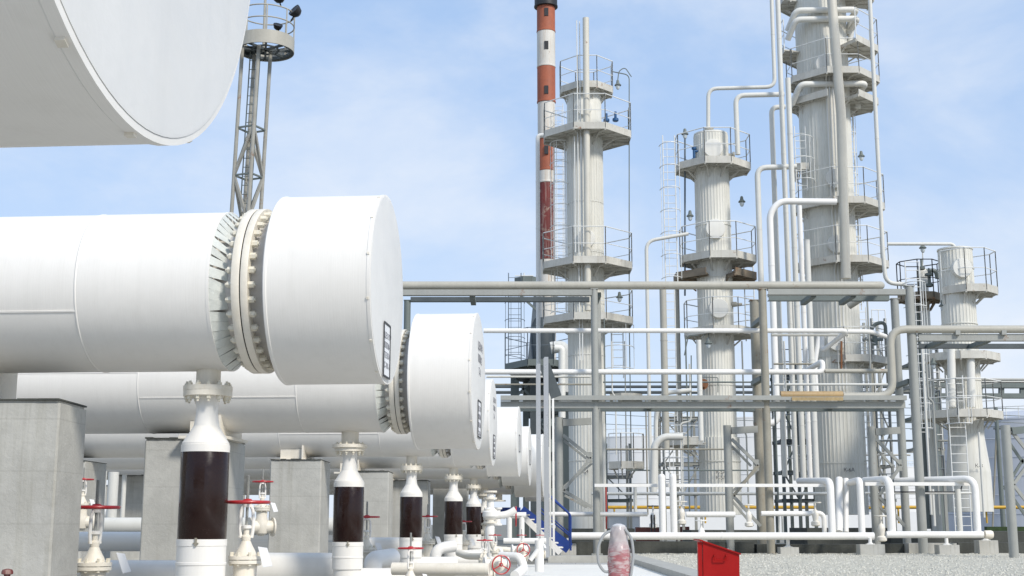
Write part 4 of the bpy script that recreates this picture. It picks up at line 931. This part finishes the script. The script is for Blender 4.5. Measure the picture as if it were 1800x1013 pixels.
# ---- column three
Y3 = 50.0; c3 = xc(1475, 780, Y3); o = thing('distillation_column', 'tallest and widest column rising out of the frame with many decks', 'column', (c3, Y3, 0), 'process columns')
shell(o, c3, Y3, [(-120, 560, 43.5, 44, 1), (560, 905, 44, 45, 1)], n=44)
for py, l, r_, rail, sd in ((97, 1374, 1537, 1.3, (1, 2, 5, 6)), (150, 1388, 1540, 1.35, range(8)), (188, 1392, 1538, 0, (1, 2, 3, 5, 6, 7)), (371, 1400, 1549, 1.35, range(8)), (472, 1404, 1556, 1.35, range(8)), (640, 1430, 1557, 1.25, range(8))):
    platform(o, c3, Y3, l, r_, py, rail, .95, sides=sd)
platform(o, c3, Y3, 1372, 1530, 8, 1.2, .95, 'highest deck leaving the frame', sides=(5, 6, 1, 2))
platform(o, c3 - 1.2, Y3 - .2, 1392, 1430, 300, 0, .1, 'little side landing', sides=(0, 5, 6, 7))
mesh('front_line', MB().tube([(xc(1487, 490, Y3 - 1.6), Y3 - 1.6, at(900, 490, Y3 - 1.6).z), (xc(1483, 300, Y3 - 1.6), Y3 - 1.6, at(900, 200, Y3 - 1.6).z), (xc(1459, -20, Y3 - 1.6), Y3 - 1.6, at(900, -60, Y3 - 1.6).z)], .185, 18, 0), PALE, o)
for py, xa, xb in ((17, 1400, 1506), (33, 1400, 1508), (147, 1408, 1522)):
    a, b = at(xa, py, Y3 - 1.15), at(xb, py, Y3 - 1.15)
    ring = MB(); ring.tube([a + Vector((-.25, .6, -.65)), a + Vector((0, .1, 0)), b, b + Vector((-.05, .8, -.1)), b + Vector((-.15, .8, -.75))], .12, 12, .22); mesh('ring_pipe', ring, COLW, o)
ladder(o, 1410, 222, 335, Y3 - .6, cw=.95, w=.42); ladder(o, 1508, 190, 545, Y3 + .3, w=.3, cage=True, cw=.45); ladder(o, 1530, 540, 905, Y3 - .2, w=.4, cage=True, cw=.55)
manhole(o, 1452, 115, 19, Y3, .98); manhole(o, 1468, 315, 17, Y3, .98); manhole(o, 1470, 430, 16, Y3, .98); manhole(o, 1470, 600, 17, Y3, .98)
lampp(o, 1514, 275, Y3); stencil(o, 'К-6А', 1483, 829, Y3, 1.05, .19)
tb = MB()
for px in (1455, 1461, 1467):
    x = xc(px + 12, 500, Y3 - 1.05); tb.tube([(x, Y3 - 1.12, at(900, 690, Y3).z), (x, Y3 - 1.12, at(900, 80, Y3).z)], .02, 6, 0)
mesh('impulse_tubes', tb, RAILM, o)
mesh('valve_cluster', MB().lathe([(.06, -.2), (.1, -.2), (.1, .2), (.06, .2), (.03, .35)], 12, at(1538, 598, Y3 - 1)).tube([at(1525, 598, Y3 - 1), at(1552, 597, Y3 - 1)], .06, 8).tube([at(1529, 590, Y3 - 1), at(1535, 570, Y3 - 1), at(1556, 566, Y3 - 1), at(1557, 590, Y3 - 1)], .07, 10, .25), STEELG, o)
mesh('rusty_drain', MB().tube([at(1479, 600, Y3 - 1.3), at(1479, 650, Y3 - 1.3)], .04, 8), mat('rust_nozzle', (.25, .11, .05)), o)
mesh('plinth', MB().box(c3 - 1.7, c3 + 1.5, Y3 - 1.6, Y3 + 1.5, -.05, .62), CONCD, o, flat=True)
# ---- column four
Y4 = 46.0; c4 = xc(1698, 760, Y4); o = thing('distillation_column', 'short right column with flat top and flared skirt', 'column', (c4, Y4, 0), 'process columns')
shell(o, c4, Y4, [(441, 765, 28.5, 30, 1), (765, 830, 30, 37.5, 0), (830, 900, 37.5, 38.5, 0)], n=32)
z = at(900, 440, Y4).z; mesh('top_rim', MB().lathe([(.58, z - .03), (.62, z - .02), (.62, z + .03), (.57, z + .03), (.1, z + .06)], 40, (c4, Y4, 0)), COLW, o)
platform(o, c4, Y4, 1652, 1749, 517, 1.5, .60, sides=(0, 1, 2, 3, 7)); platform(o, c4, Y4, 1630, 1752, 634, 0, .62, 'deck with an ochre stain'); platform(o, c4, Y4 - .2, 1617, 1756, 735, 1.25, .64, 'low deck with the ladder opening')
manhole(o, 1690, 472, 17, Y4, .6); ladder(o, 1694, 660, 935, Y4 - 1.25, w=.55, cw=.9, cagefrom=3.3); ladder(o, 1620, 460, 770, Y4 - .6, w=.5, cw=.75)
for px in (1672, 1706): mesh('side_line', MB().tube([at(px, 612, Y4 - .95), at(px + 1, 690, Y4 - .95), at(px + 1, 716, Y4 - .95)], 7 * mpp(650, Y4), 14, 0), COLW, o)
mesh('plinth', MB().box(c4 - 2.4, c4 + 1.7, Y4 - 1.8, Y4 + 1.5, -.05, .52), CONCD, o, flat=True)
mesh('skirt_ring', MB().lathe([(.95, -.05), (.95, .42), (.80, .45)], 40, (c4, Y4, 0)), CONCL, o)
stencil(o, 'К-8', 1714, 822, Y4, .86, .18)
lampp(o, 1657, 538, Y4); lampp(o, 1624, 655, Y4 - .5); lampp(o, 1641, 640, Y4 - .5)
# side platform with vessel left of column four
o = thing('side_vessel', 'small dark deck with valves and a thin vessel left of the short right column', 'vessel', (xc(1620, 500, Y4 + 1.5), Y4 + 1.5, 0))
b = (xc(1622, 500, Y4 + 1.5), Y4 + 1.5)
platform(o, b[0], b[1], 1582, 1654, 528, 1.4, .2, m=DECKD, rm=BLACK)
mesh('vessel_shell', MB().lathe([(.2, 0), (.2, at(900, 478, b[1]).z), (.12, at(900, 472, b[1]).z)], 20, (b[0], b[1], 0)), COLM, o)
mesh('valves', MB().lathe([(.08, -.1), (.14, -.08), (.14, 0), (.06, .05), (.06, .3), (.16, .32), (.16, .4), (.03, .42), (.03, .6)], 14, at(1634, 500, b[1] - .6)).lathe([(.08, -.1), (.12, -.08), (.12, 0), (.04, .05), (.04, .3)], 14, at(1620, 470, b[1] - .4)).tube([at(1612, 478, b[1]), at(1645, 475, b[1]), at(1648, 490, b[1])], .08, 10, .2), STEELG, o)
lampp(o, 1622, 436, b[1]); mesh('lamp_mast', MB().tube([at(1622, 500, b[1]), at(1622, 432, b[1])], .025, 6, 0), PIPEG, o)
for px, r in ((1632, 8), (1639, 5)): mesh('leg', MB().tube([at(px, 930, b[1]), Vector((at(px, 930, b[1]).x, b[1], at(px, 530, b[1]).z))], r * mpp(700, 48) * .6, 12, 0), STEELG, o)

# ================================================================== STACK, TOWERS, FURNACE
YS = 75.0; cxs = xc(961, 300, YS); o = thing('striped_stack', 'tall red and white banded chimney with rusty streaks', 'chimney', (cxs, YS, 0))
B = [(-6, 14, BLACK, 20), (14, 58, RUSTR, 16), (58, 120, STACKW, 16), (120, 182, RUSTR, 16), (182, 246, STACKW, 15.5), (246, 302, RUSTR, 14.5), (302, 323, STACKW, 14.6), (323, 458, MAROON, 14.5), (458, 640, STACKW, 15), (640, 920, STEELG, 15)]
for y0, y1, m, r in B:
    z0, z1 = at(900, y1, YS).z, at(900, y0, YS).z; rr = r * mpp((y0 + y1) / 2, YS)
    mesh('band', MB().lathe([(rr, z0), (rr * 1.04, z0 + .02), (rr * 1.04, z0 + .1), (rr, z0 + .12), (rr, z1)], 40, (cxs, YS, 0)), m, o)
pt = MB()
for py in (27, 85, 163, 268): q = at(960, py, YS); pt.box(q.x - .12, q.x + .12, YS - 16 * mpp(py, YS) - .03, YS - .2, q.z - .25, q.z + .25)
mesh('inspection_ports', pt, BLACK, o, flat=True)
ladder(o, 984, 182, 480, YS - .3, w=.5, cage=True, cw=.8, m=RAILM)
# furnace structure around its foot
YU = 62.0; o = thing('furnace_frame', 'dark furnace structure with railed gallery and caged ladder left of the stack', 'furnace', (xc(945, 640, YU), YU, 0))
cf = (xc(950, 640, YU), YU)
platform(o, cf[0], YU, 888, 1008, 652, 1.7, .6, m=STEELG, rm=RAILD, toe=.3, depthk=1.6)
platform(o, xc(920, 500, YU), YU, 905, 948, 497, 0, .1, 'small top landing', m=STEELG, rm=RAILM)
mesh('landing_rail', MB().tube([at(905, 485, YU), at(937, 485, YU), at(940, 497, YU)], .03, 6, 0).tube([at(921, 480, YU), at(921, 497, YU)], .03, 6, 0), RAILM, o)
ladder(o, 905, 480, 638, YU - .5, w=.6, cw=.95, m=RAILD)
zt = at(900, 520, YU).z; mesh('frame_leg', MB().beam(at(943, 515, YU), at(932, 640, YU), .25, .25), RAILD, o); mesh('frame_leg', MB().beam(at(905, 650, YU), (xc(905, 650, YU), YU, 0), .4, .4), STEELG, o)
mesh('frame_leg', MB().beam(at(990, 650, YU), (xc(990, 650, YU), YU, 0), .5, .4), STEELG, o)
mesh('frame_leg', MB().beam(at(940, 656, YU - .8), (xc(940, 656, YU), YU - .8, 0), .45, .4), STEELD, o)
mesh('furnace_duct', MB().lathe([(1.3, at(900, 668, YU).z), (1.1, at(900, 655, YU).z)], 24, (cf[0], YU, 0)).lathe([(.5, at(900, 640, YU).z), (.6, at(900, 575, YU).z), (.42, at(900, 560, YU).z)], 24, (cf[0] + .15, YU, 0)), STEELD, o)
mesh('hopper', MB().lathe([(.3, at(900, 696, YU).z), (.8, at(900, 676, YU).z)], 4, (cf[0] - .2, YU, 0)), STEELG, o)
for x0, y0, x1, y1 in ((905, 668, 935, 700), (935, 668, 905, 700), (940, 735, 958, 760), (958, 735, 940, 760), (915, 520, 943, 545)): mesh('brace', MB().beam(at(x0, y0, YU - .6), at(x1, y1, YU - .6), .13, .1), STEELG, o)
mesh('elbow_duct', MB().tube([at(968, 612, YU - 2), at(992, 608, YU - 2), at(992, 690, YU - 2)], .28, 16, .7), COLW, o)

def lattice(name, label, cat, x0, x1, y0, y1, Y, d, cols, levels, t=.14, m=STEELG, m2=STEELD, rails=True, group='open steel frames behind the rack'):
    """open frame of posts, beams, braces and a walkway rail per level"""
    xa, xb = xc(x0, 850, Y), xc(x1, 850, Y); o = thing(name, label, cat, ((xa + xb) / 2, Y, 0), group); zt, zb = at(900, y0, Y).z, max(0, at(900, y1, Y).z)
    for i in range(cols + 1):
        for yy in (Y, Y + d):
            x = xa + (xb - xa) * i / cols; mesh('post', MB().beam((x, yy, 0), (x, yy, zt), t, t), m, o, flat=True)
    zs = [at(900, q, Y).z for q in levels]
    for k, z in enumerate(zs):
        f = MB()
        for yy in (Y, Y + d): f.ibeam((xa - .1, yy, z), (xb + .1, yy, z), t * .8, t * 1.1)
        for i in range(cols + 1): x = xa + (xb - xa) * i / cols; f.beam((x, Y + .1, z), (x, Y + d - .1, z), t * .7, t)
        mesh('floor_frame', f, m if k % 2 else m2, o, flat=True)
        if rails:
            r = MB()
            for h in (.55, 1.05): r.tube([(xa, Y - .08, z + h), (xb, Y - .08, z + h)], .02, 5, 0)
            n = max(2, int((xb - xa) / .8))
            for j in range(n + 1): x = xa + (xb - xa) * j / n; r.tube([(x, Y - .08, z), (x, Y - .08, z + 1.05)], .018, 5, 0)
            mesh('railing', r, RAILM if k % 2 else RAILD, o)
        if k:
            for i in range(cols): xx, xy = xa + (xb - xa) * i / cols, xa + (xb - xa) * (i + 1) / cols; a, b = ((xx, Y + .02, z), (xy, Y + .02, zs[k - 1])); (a, b) = (a, b) if (i + k) % 2 else ((xy, Y + .02, z), (xx, Y + .02, zs[k - 1])); mesh('brace', MB().beam(a, b, t * .5, t * .5), m, o, flat=True)
    return o
lattice('service_frame', 'grey green braced frame below the dark furnace gallery', 'steel frame', 925, 1000, 655, 960, YU + 1, 3, 2, (690, 722, 760, 800, 850), .26, rails=False)
lattice('service_frame', 'open steel frame behind the middle column foot, left side', 'steel frame', 1168, 1232, 700, 940, 52, 1.6, 2, (868, 815, 770, 735), .10, STEEL, STEELG)
lattice('service_frame', 'dark open frame behind the bundle of tall lines', 'steel frame', 1378, 1432, 640, 940, 53, 1.6, 2, (880, 830, 775, 715, 660), .12, STEELG, STEELD)
lattice('service_frame', 'open frame right of the biggest column behind the braced stub', 'steel frame', 1546, 1570, 560, 940, 53, 1.2, 1, (880, 820, 760, 700, 640, 590), .10, STEEL, STEELG)
lattice('service_frame', 'open frame with rails left of the short right column', 'steel frame', 1612, 1660, 600, 940, 50, 1.4, 1, (850, 790, 735, 680, 640), .11, STEEL, STEELG)
lattice('service_frame', 'low open frame right of the left column foot', 'steel frame', 1066, 1108, 780, 940, 53, 1.4, 1, (880, 838), .10, STEEL, STEELG)
# thin conduits, drains and hangers among the rack
rt = random.Random(11); TL = 'thin lines threading the rack'
TH = [([(1062, 560), (1062, 905)], 36.8, 1.1, 'first hairline riser right of the left rack post'), ([(1075, 600), (1075, 690), (1082, 698), (1082, 800)], 49, 1.3, 'kinked thin riser under the left column side deck'),
 ([(1098, 600), (1098, 860)], 49.5, 1.1, 'straight thin riser right of the left column'), ([(1120, 700), (1135, 700), (1135, 905)], 42, 1.4, 'thin riser between the left and middle columns with a bent top'),
 ([(1205, 590), (1205, 905)], 45, 1.4, 'thin dark riser at the middle column left face'), ([(1212, 640), (1212, 740), (1196, 745), (1196, 880)], 45, 1.6, 'dog legged line left of the middle column'),
 ([(1304, 600), (1304, 760), (1312, 765), (1312, 905)], 45, 1.5, 'dog legged line right of the middle column'), ([(1322, 590), (1322, 905)], 44, 1.8, 'plain upright line left of the stained rear post'),
 ([(1362, 712), (1362, 880)], 36, 1.6, 'short drop under the ochre stained pipe'), ([(1378, 600), (1378, 690)], 37, 1.8, 'short upright above the ochre stained pipe'),
 ([(1524, 520), (1524, 760)], 45, 1.6, 'upright hairline at the right flank of the biggest column'), ([(1532, 640), (1532, 905)], 45, 2.0, 'grey upright at the biggest column right foot'),
 ([(1586, 725), (1586, 905)], 37, 1.8, 'upright between the two right rack posts'), ([(1620, 600), (1620, 905)], 40, 2.2, 'upright right of the thick rack post'), ([(1628, 640), (1628, 700), (1640, 706), (1640, 905)], 42, 2.0, 'kinked upright before the short right column'),
 ([(1066, 790), (1290, 790)], 41, 1.6, 'thin level line behind the braces, upper'), ([(1100, 827), (1330, 827)], 45, 1.3, 'thin level line behind the braces, lower'), ([(1400, 800), (1600, 800)], 52, 1.8, 'level line passing behind the biggest column'),
 ([(1540, 775), (1700, 775)], 48, 1.8, 'level line behind the right braced stub'), ([(856, 676), (1040, 676)], 40, 1.6, 'level line above the middle beam at the left'), ([(1060, 672), (1330, 672)], 44, 1.5, 'level line above the middle beam between left and middle columns'),
 ([(1360, 676), (1560, 676)], 41, 2.2, 'level line above the middle beam before the biggest column'), ([(1610, 668), (1830, 666)], 47, 2.0, 'level line crossing the short right column'), ([(1360, 640), (1432, 640)], 41, 1.8, 'short level line left of the biggest column')]
for i, (pts, Y_, r_, lab) in enumerate(TH):
    pipe(pts, Y_, r_, (STEELG, PIPEG, STEEL, STEELR)[i % 4], lab, TL, name='conduit', seg=8)

# floodlight mast
YT = 55.0; o = thing('floodlight_mast', 'lattice floodlight mast with round railed basket above the white drums', 'light mast', (xc(434, 700, YT), YT, 0))
tc_, bc_ = at(451, 88, YT), at(433, 370, YT); dn = (bc_ - tc_) / (tc_.z - bc_.z); z0 = 0; ft = tc_ + dn * tc_.z
LEG = []
for k, a in enumerate((R(200), R(290), R(20), R(110))):
    u = Vector((math.cos(a), math.sin(a), 0)); rt, rb = .62, .62
    p, q = tc_ + u * rt, bc_ + u * rb; g = q + (q - p) * (q.z / (p.z - q.z)); LEG.append((p, g)); mesh('leg', MB().tube([g, p], .085, 10, 0), POSTG, o)
br = MB()
def lp(i, t): return LEG[i % 4][0].lerp(LEG[i % 4][1], t)
ts = [.17, .27, .37, .47, .57, .67, .77, .87]
for t in ts:
    br = MB()
    for i in range(4): br.beam(lp(i, t), lp(i + 1, t), .07, .07)
    mesh('tie_ring', br, STEELG, o)
for a_, b_ in zip(ts, ts[1:]):
    for i in range(4): mesh('diagonal', MB().beam(lp(i, a_), lp(i + 1, b_), .11, .11) if (i + ts.index(a_)) % 2 else MB().beam(lp(i + 1, a_), lp(i, b_), .11, .11), POSTG, o)
lb, lt = ft.lerp(tc_, .05) + Vector((-.1, .3, 0)), tc_ + Vector((-.1, .25, 0)); ld = MB()
for s in (-.22, .22): ld.tube([lb + Vector((s, 0, 0)), lt + Vector((s, 0, 0))], .03, 5, 0)
n = int((lt.z - lb.z) / .4)
for k in range(n): q = lb.lerp(lt, k / n); ld.tube([q - Vector((.22, 0, 0)), q + Vector((.22, 0, 0))], .018, 5, 0)
mesh('ladder', ld, STEELG, o)
bc = at(467, 90, YT); rb = 48 * mpp(60, YT); zt = at(474, 55, YT).z
bf = MB().lathe([(rb * .88, bc.z), (rb, bc.z), (rb, bc.z + .12), (rb * .88, bc.z + .12), (rb * .88, bc.z)], 40, (bc.x, YT, 0), cap=False)
for k in range(8): a = math.pi / 4 * k + .2; bf.beam((bc.x, YT, bc.z + .06), (bc.x + rb * .95 * math.cos(a), YT + rb * .95 * math.sin(a), bc.z + .06), .09, .1)
for k in range(8): a, a2 = math.pi / 4 * k + .2, math.pi / 4 * (k + 1) + .2; bf.beam((bc.x + rb * .5 * math.cos(a), YT + rb * .5 * math.sin(a), bc.z + .06), (bc.x + rb * .5 * math.cos(a2), YT + rb * .5 * math.sin(a2), bc.z + .06), .06, .06)
bf.box(bc.x - rb * .9, bc.x - rb * .1, YT - .25, YT + .7, bc.z + .125, bc.z + .14)
mesh('basket_floor', bf, STEELD, o)
mesh('basket_rim', MB().lathe([(rb * 1.01, bc.z - .05), (rb * 1.03, bc.z - .05), (rb * 1.03, bc.z + .55), (rb * 1.01, bc.z + .55)], 40, (bc.x, YT, 0), cap=False), BEIGE, o)
rl = MB()
for h in (1.05, 1.6): rl.torus((bc.x, YT, bc.z + h + .1), rb, .03, None, 36, 6)
for k in range(8): a = math.pi / 4 * k + .2; rl.tube([(bc.x + rb * math.cos(a), YT + rb * math.sin(a), bc.z), (bc.x + rb * math.cos(a), YT + rb * math.sin(a), bc.z + 1.7)], .03, 6, 0)
rl.tube([(bc.x - .1, YT, bc.z), (bc.x - .1, YT, bc.z + 2.6)], .06, 8, 0)
mesh('railing', rl, BEIGE, o)
for px, py, s in ((521, 22, 1), (490, -2, 1), (488, 48, .7)):
    q = at(px, py, YT - .3); M = Matrix.Rotation(R(-50 if px > 500 else 20), 3, 'Y') @ Matrix.Rotation(R(35), 3, 'X')
    mesh('floodlight', MB().lathe([(.1 * s, -.18 * s), (.22 * s, -.1 * s), (.3 * s, .12 * s), (.3 * s, .18 * s), (.05, .14 * s)], 16, q, 'z', M=M).tube([q, q + Vector((-.25 if px > 500 else .1, .1, -.35))], .03, 6, 0), BLACK, o)

# ================================================================== BACKGROUND
def tank(pxc, wpx, ytop, Y, m, label, roof=.06, rail=True):
    x = at(pxc, 850, Y).x; r = wpx / 2 * mpp(850, Y); zt = at(900, ytop, Y).z; o = thing('storage_tank', label, 'storage tank', (x, Y + r, 0), 'storage tanks far behind the columns')
    mb = MB().lathe([(r, -.05), (r, zt)], 72, (x, Y + r, 0)); 
    for k in range(1, 6): mb.lathe([(r + .03, zt * k / 6 - .04), (r + .06, zt * k / 6), (r + .03, zt * k / 6 + .04)], 72, (x, Y + r, 0), cap=False)
    mesh('tank_shell', mb, m, o)
    mesh('roof', MB().lathe([(r * 1.004, zt), (r * 1.004, zt + .15), (r * .5, zt + .15 + r * roof * .7), (.1, zt + .15 + r * roof)], 72, (x, Y + r, 0)), m, o)
    if rail:
        rl = MB(); rl.torus((x, Y + r, zt + 1.2), r, .05, None, 72, 5)
        for k in range(48): a = 2 * math.pi * k / 48; rl.tube([(x + r * math.cos(a), Y + r + r * math.sin(a), zt), (x + r * math.cos(a), Y + r + r * math.sin(a), zt + 1.2)], .04, 5, 0)
        mesh('railing', rl, RAILM, o)
tank(1344, 250, 735, 150, TANKM, 'white storage tank between the middle and biggest columns')
tank(1140, 235, 768, 190, TANKM, 'white storage tank seen between the left and middle columns')
tank(1580, 150, 822, 230, TANKM, 'low white tank glimpsed left of the short right column')
tank(1890, 330, 735, 120, TANKG, 'big bluish grey tank filling the right edge', roof=.16)
# white low building and red brown benches at the plant's edge
mesh('boundary_wall', MB().box(X(975, 110), X(1650, 110), 110, 110.4, -.05, zY(900, 110)), TANKM, None, 'low white wall behind the yellow pipe', 'wall', flat=True)
mesh('kiosk', MB().box(X(1062, 60), X(1125, 60), 60, 62, -.05, zY(906, 60)).box(X(1060, 60), X(1127, 60), 59.9, 62.1, zY(906, 60), zY(903, 60)), TANKM, None, 'small white panelled cabinet behind the wrapped extinguisher', 'cabinet', flat=True)
for a, b, py, Y, lab in ((1118, 1162, 927, 58, 'dark red low bench beam right of the white cabinet'), (1190, 1212, 926, 58, 'dark red low beam right of the stub pipes'), (1735, 1830, 926, 70, 'brownish low bank at the right edge')):
    mesh('low_beam', MB().box(X(a, Y), X(b, Y), Y, Y + .4, -.05, zY(py, Y)), BRICKR if 'red' in lab else HEDGE, None, lab, 'low beam', flat=True)
pipe([(960, 892, 75), (1900, 892, 75)], None, 3, YELL, 'long yellow gas pipe running low behind everything', seg=12)
for i, px in enumerate((1080, 1240, 1420, 1580, 1735)):
    pipe([(px, 920, 75.4), (px, 893, 75.4)], None, 1.6, YELL, 'yellow stand %s along the gas pipe' % ('by the white cabinet', 'behind the middle column', 'left of the biggest column', 'behind the right braced stub', 'right of the flared column')[i], 'stands of the yellow pipe', name='pipe_stand')
# gantry at the right
o = thing('pipe_bridge', 'grey green girder bridge with openings crossing at the right', 'pipe bridge', (xc(1700, 680, 62), 62, 0))
for y, h, m in ((669, .18, PIPEG), (678, .22, STEELG), (696, .22, STEELG)): a, b = at(1600, y, 62), at(1860, y + .5, 62); mesh('chord', MB().beam(a, b, .4, h), m, o, flat=True)
for px in (1650, 1722, 1760, 1797, 1840): mesh('upright', MB().beam(at(px, 697, 62), at(px, 677, 62), .22, .2), STEELG, o, flat=True)
mesh('bridge_leg', MB().beam(at(1640, 696, 62), (xc(1640, 696, 62), 62, 0), .4, .4), STEELG, o, flat=True); mesh('bridge_leg', MB().beam(at(1856, 696, 62), (xc(1856, 696, 62), 62, 0), .4, .4), STEELG, o, flat=True)
# power pole and wires
o = thing('power_pole', 'thin power pole with insulators left of the grey truss tower', 'power pole', (xc(1759, 850, 80), 80, 0))
zt = at(1759, 716, 80).z; mesh('pole', MB().lathe([(.16, 0), (.12, zt)], 10, (xc(1759, 850, 80), 80, 0)), STEELG, o)
mesh('crossarm', MB().beam((xc(1752, 850, 80), 80, zt - .5), (xc(1768, 850, 80), 80, zt - .5), .12).beam((xc(1753, 850, 80), 80, zt - 1.3), (xc(1767, 850, 80), 80, zt - 1.3), .12), STEELD, o)
mesh('stay', MB().tube([(xc(1759, 850, 80), 80, zt - 1), (xc(1738, 850, 80), 80, 0)], .06, 6, 0), STEELR, o)
wl = ('topmost power wire', 'second power wire', 'third power wire', 'lowest power wire')
for i, (y0, y1) in enumerate(((718, 690), (730, 706), (742, 724), (750, 742))):
    pts = [at(990 + (1759 - 990) * t, y1 + (y0 - y1) * t + 8 * 4 * t * (1 - t), 80 + 25 * (1 - t)) for t in [k / 16 for k in range(17)]]
    mesh('power_wire', MB().tube(pts, .022, 5, 0), STEELG, None, wl[i] + ' sagging behind the columns', 'wire', 'power wires')
    pts = [at(1759 + 150 * t, y0 + (4 + 2 * i) * t, 80) for t in (0, .5, 1)]; mesh('power_wire', MB().tube(pts, .022, 5, 0), STEELG, None, wl[i] + ' right of the power pole', 'wire', 'power wires')

# ================================================================== LIGHT AND SKY
EL, AZ = R(40), R(142)                                  # azimuth clockwise from +Y: sun high behind us on the right
sd = Vector((math.sin(AZ) * math.cos(EL), math.cos(AZ) * math.cos(EL), math.sin(EL)))
sl = bpy.data.lights.new('sun', 'SUN'); sl.energy = 2.9; sl.angle = R(10); sl.color = (1, .945, .86)
so = bpy.data.objects.new('sun', sl); COL.objects.link(so); so.rotation_euler = sd.to_track_quat('Z', 'Y').to_euler()
w = bpy.data.worlds.new('World'); SC.world = w; w.use_nodes = True; N, L = w.node_tree.nodes, w.node_tree.links
bg = N['Background']; sky = N.new('ShaderNodeTexSky'); sky.sky_type = 'NISHITA'; sky.sun_disc = False; sky.sun_elevation = EL; sky.sun_rotation = AZ
sky.air_density = 1.0; sky.dust_density = .6; sky.ozone_density = 1.6
tc = N.new('ShaderNodeTexCoord'); mp = N.new('ShaderNodeMapping'); mp.inputs['Scale'].default_value = (1.0, 1.0, 1.7); mp.inputs['Rotation'].default_value = (0, R(18), 0); L.new(tc.outputs['Generated'], mp.inputs['Vector'])
def nz(sc, det, dist, rg):
    n = N.new('ShaderNodeTexNoise'); n.inputs['Scale'].default_value = sc; n.inputs['Detail'].default_value = det; n.inputs['Distortion'].default_value = dist; n.inputs['Roughness'].default_value = rg
    L.new(mp.outputs['Vector'], n.inputs['Vector']); return n.outputs['Fac']
def mr(v, a, b, c, d):
    n = N.new('ShaderNodeMapRange'); n.interpolation_type = 'SMOOTHSTEP'; L.new(v, n.inputs[0])
    for i, x in enumerate((a, b, c, d)): n.inputs[i + 1].default_value = x
    return n.outputs[0]
def ma(op, a, b):
    n = N.new('ShaderNodeMath'); n.operation = op; n.use_clamp = True
    for i, x in enumerate((a, b)):
        if isinstance(x, float): n.inputs[i].default_value = x
        else: L.new(x, n.inputs[i])
    return n.outputs[0]
big = mr(nz(3.4, 6, .25, .6), .40, .72, 0, .5); fine = mr(nz(12, 8, .2, .6), .35, .72, 0, .38)
sep = N.new('ShaderNodeSeparateXYZ'); L.new(tc.outputs['Generated'], sep.inputs[0])
low = mr(sep.outputs['Z'], 0., .38, .55, 0.)
fac = ma('ADD', ma('ADD', big, ma('MULTIPLY', fine, big)), low)
fac = ma('MINIMUM', ma('ADD', ma('MULTIPLY', fac, .85), .02), .92)
mx = N.new('ShaderNodeMix'); mx.data_type = 'RGBA'; mx.inputs[0].default_value = .66; mx2 = N.new('ShaderNodeMix'); mx2.data_type = 'RGBA'; L.new(sky.outputs[0], mx.inputs[6]); mx.inputs[7].default_value = (4.2, 6.0, 9.0, 1)
L.new(mx.outputs[2], mx2.inputs[6]); L.new(fac, mx2.inputs[0]); mx2.inputs[7].default_value = (7.2, 7.6, 8.2, 1); L.new(mx2.outputs[2], bg.inputs['Color']); bg.inputs['Strength'].default_value = .108
SC.view_settings.view_transform = 'Standard'; SC.view_settings.look = 'None'; SC.view_settings.gamma = 1; SC.view_settings.exposure = 0.18
SC.cycles.max_bounces = 6
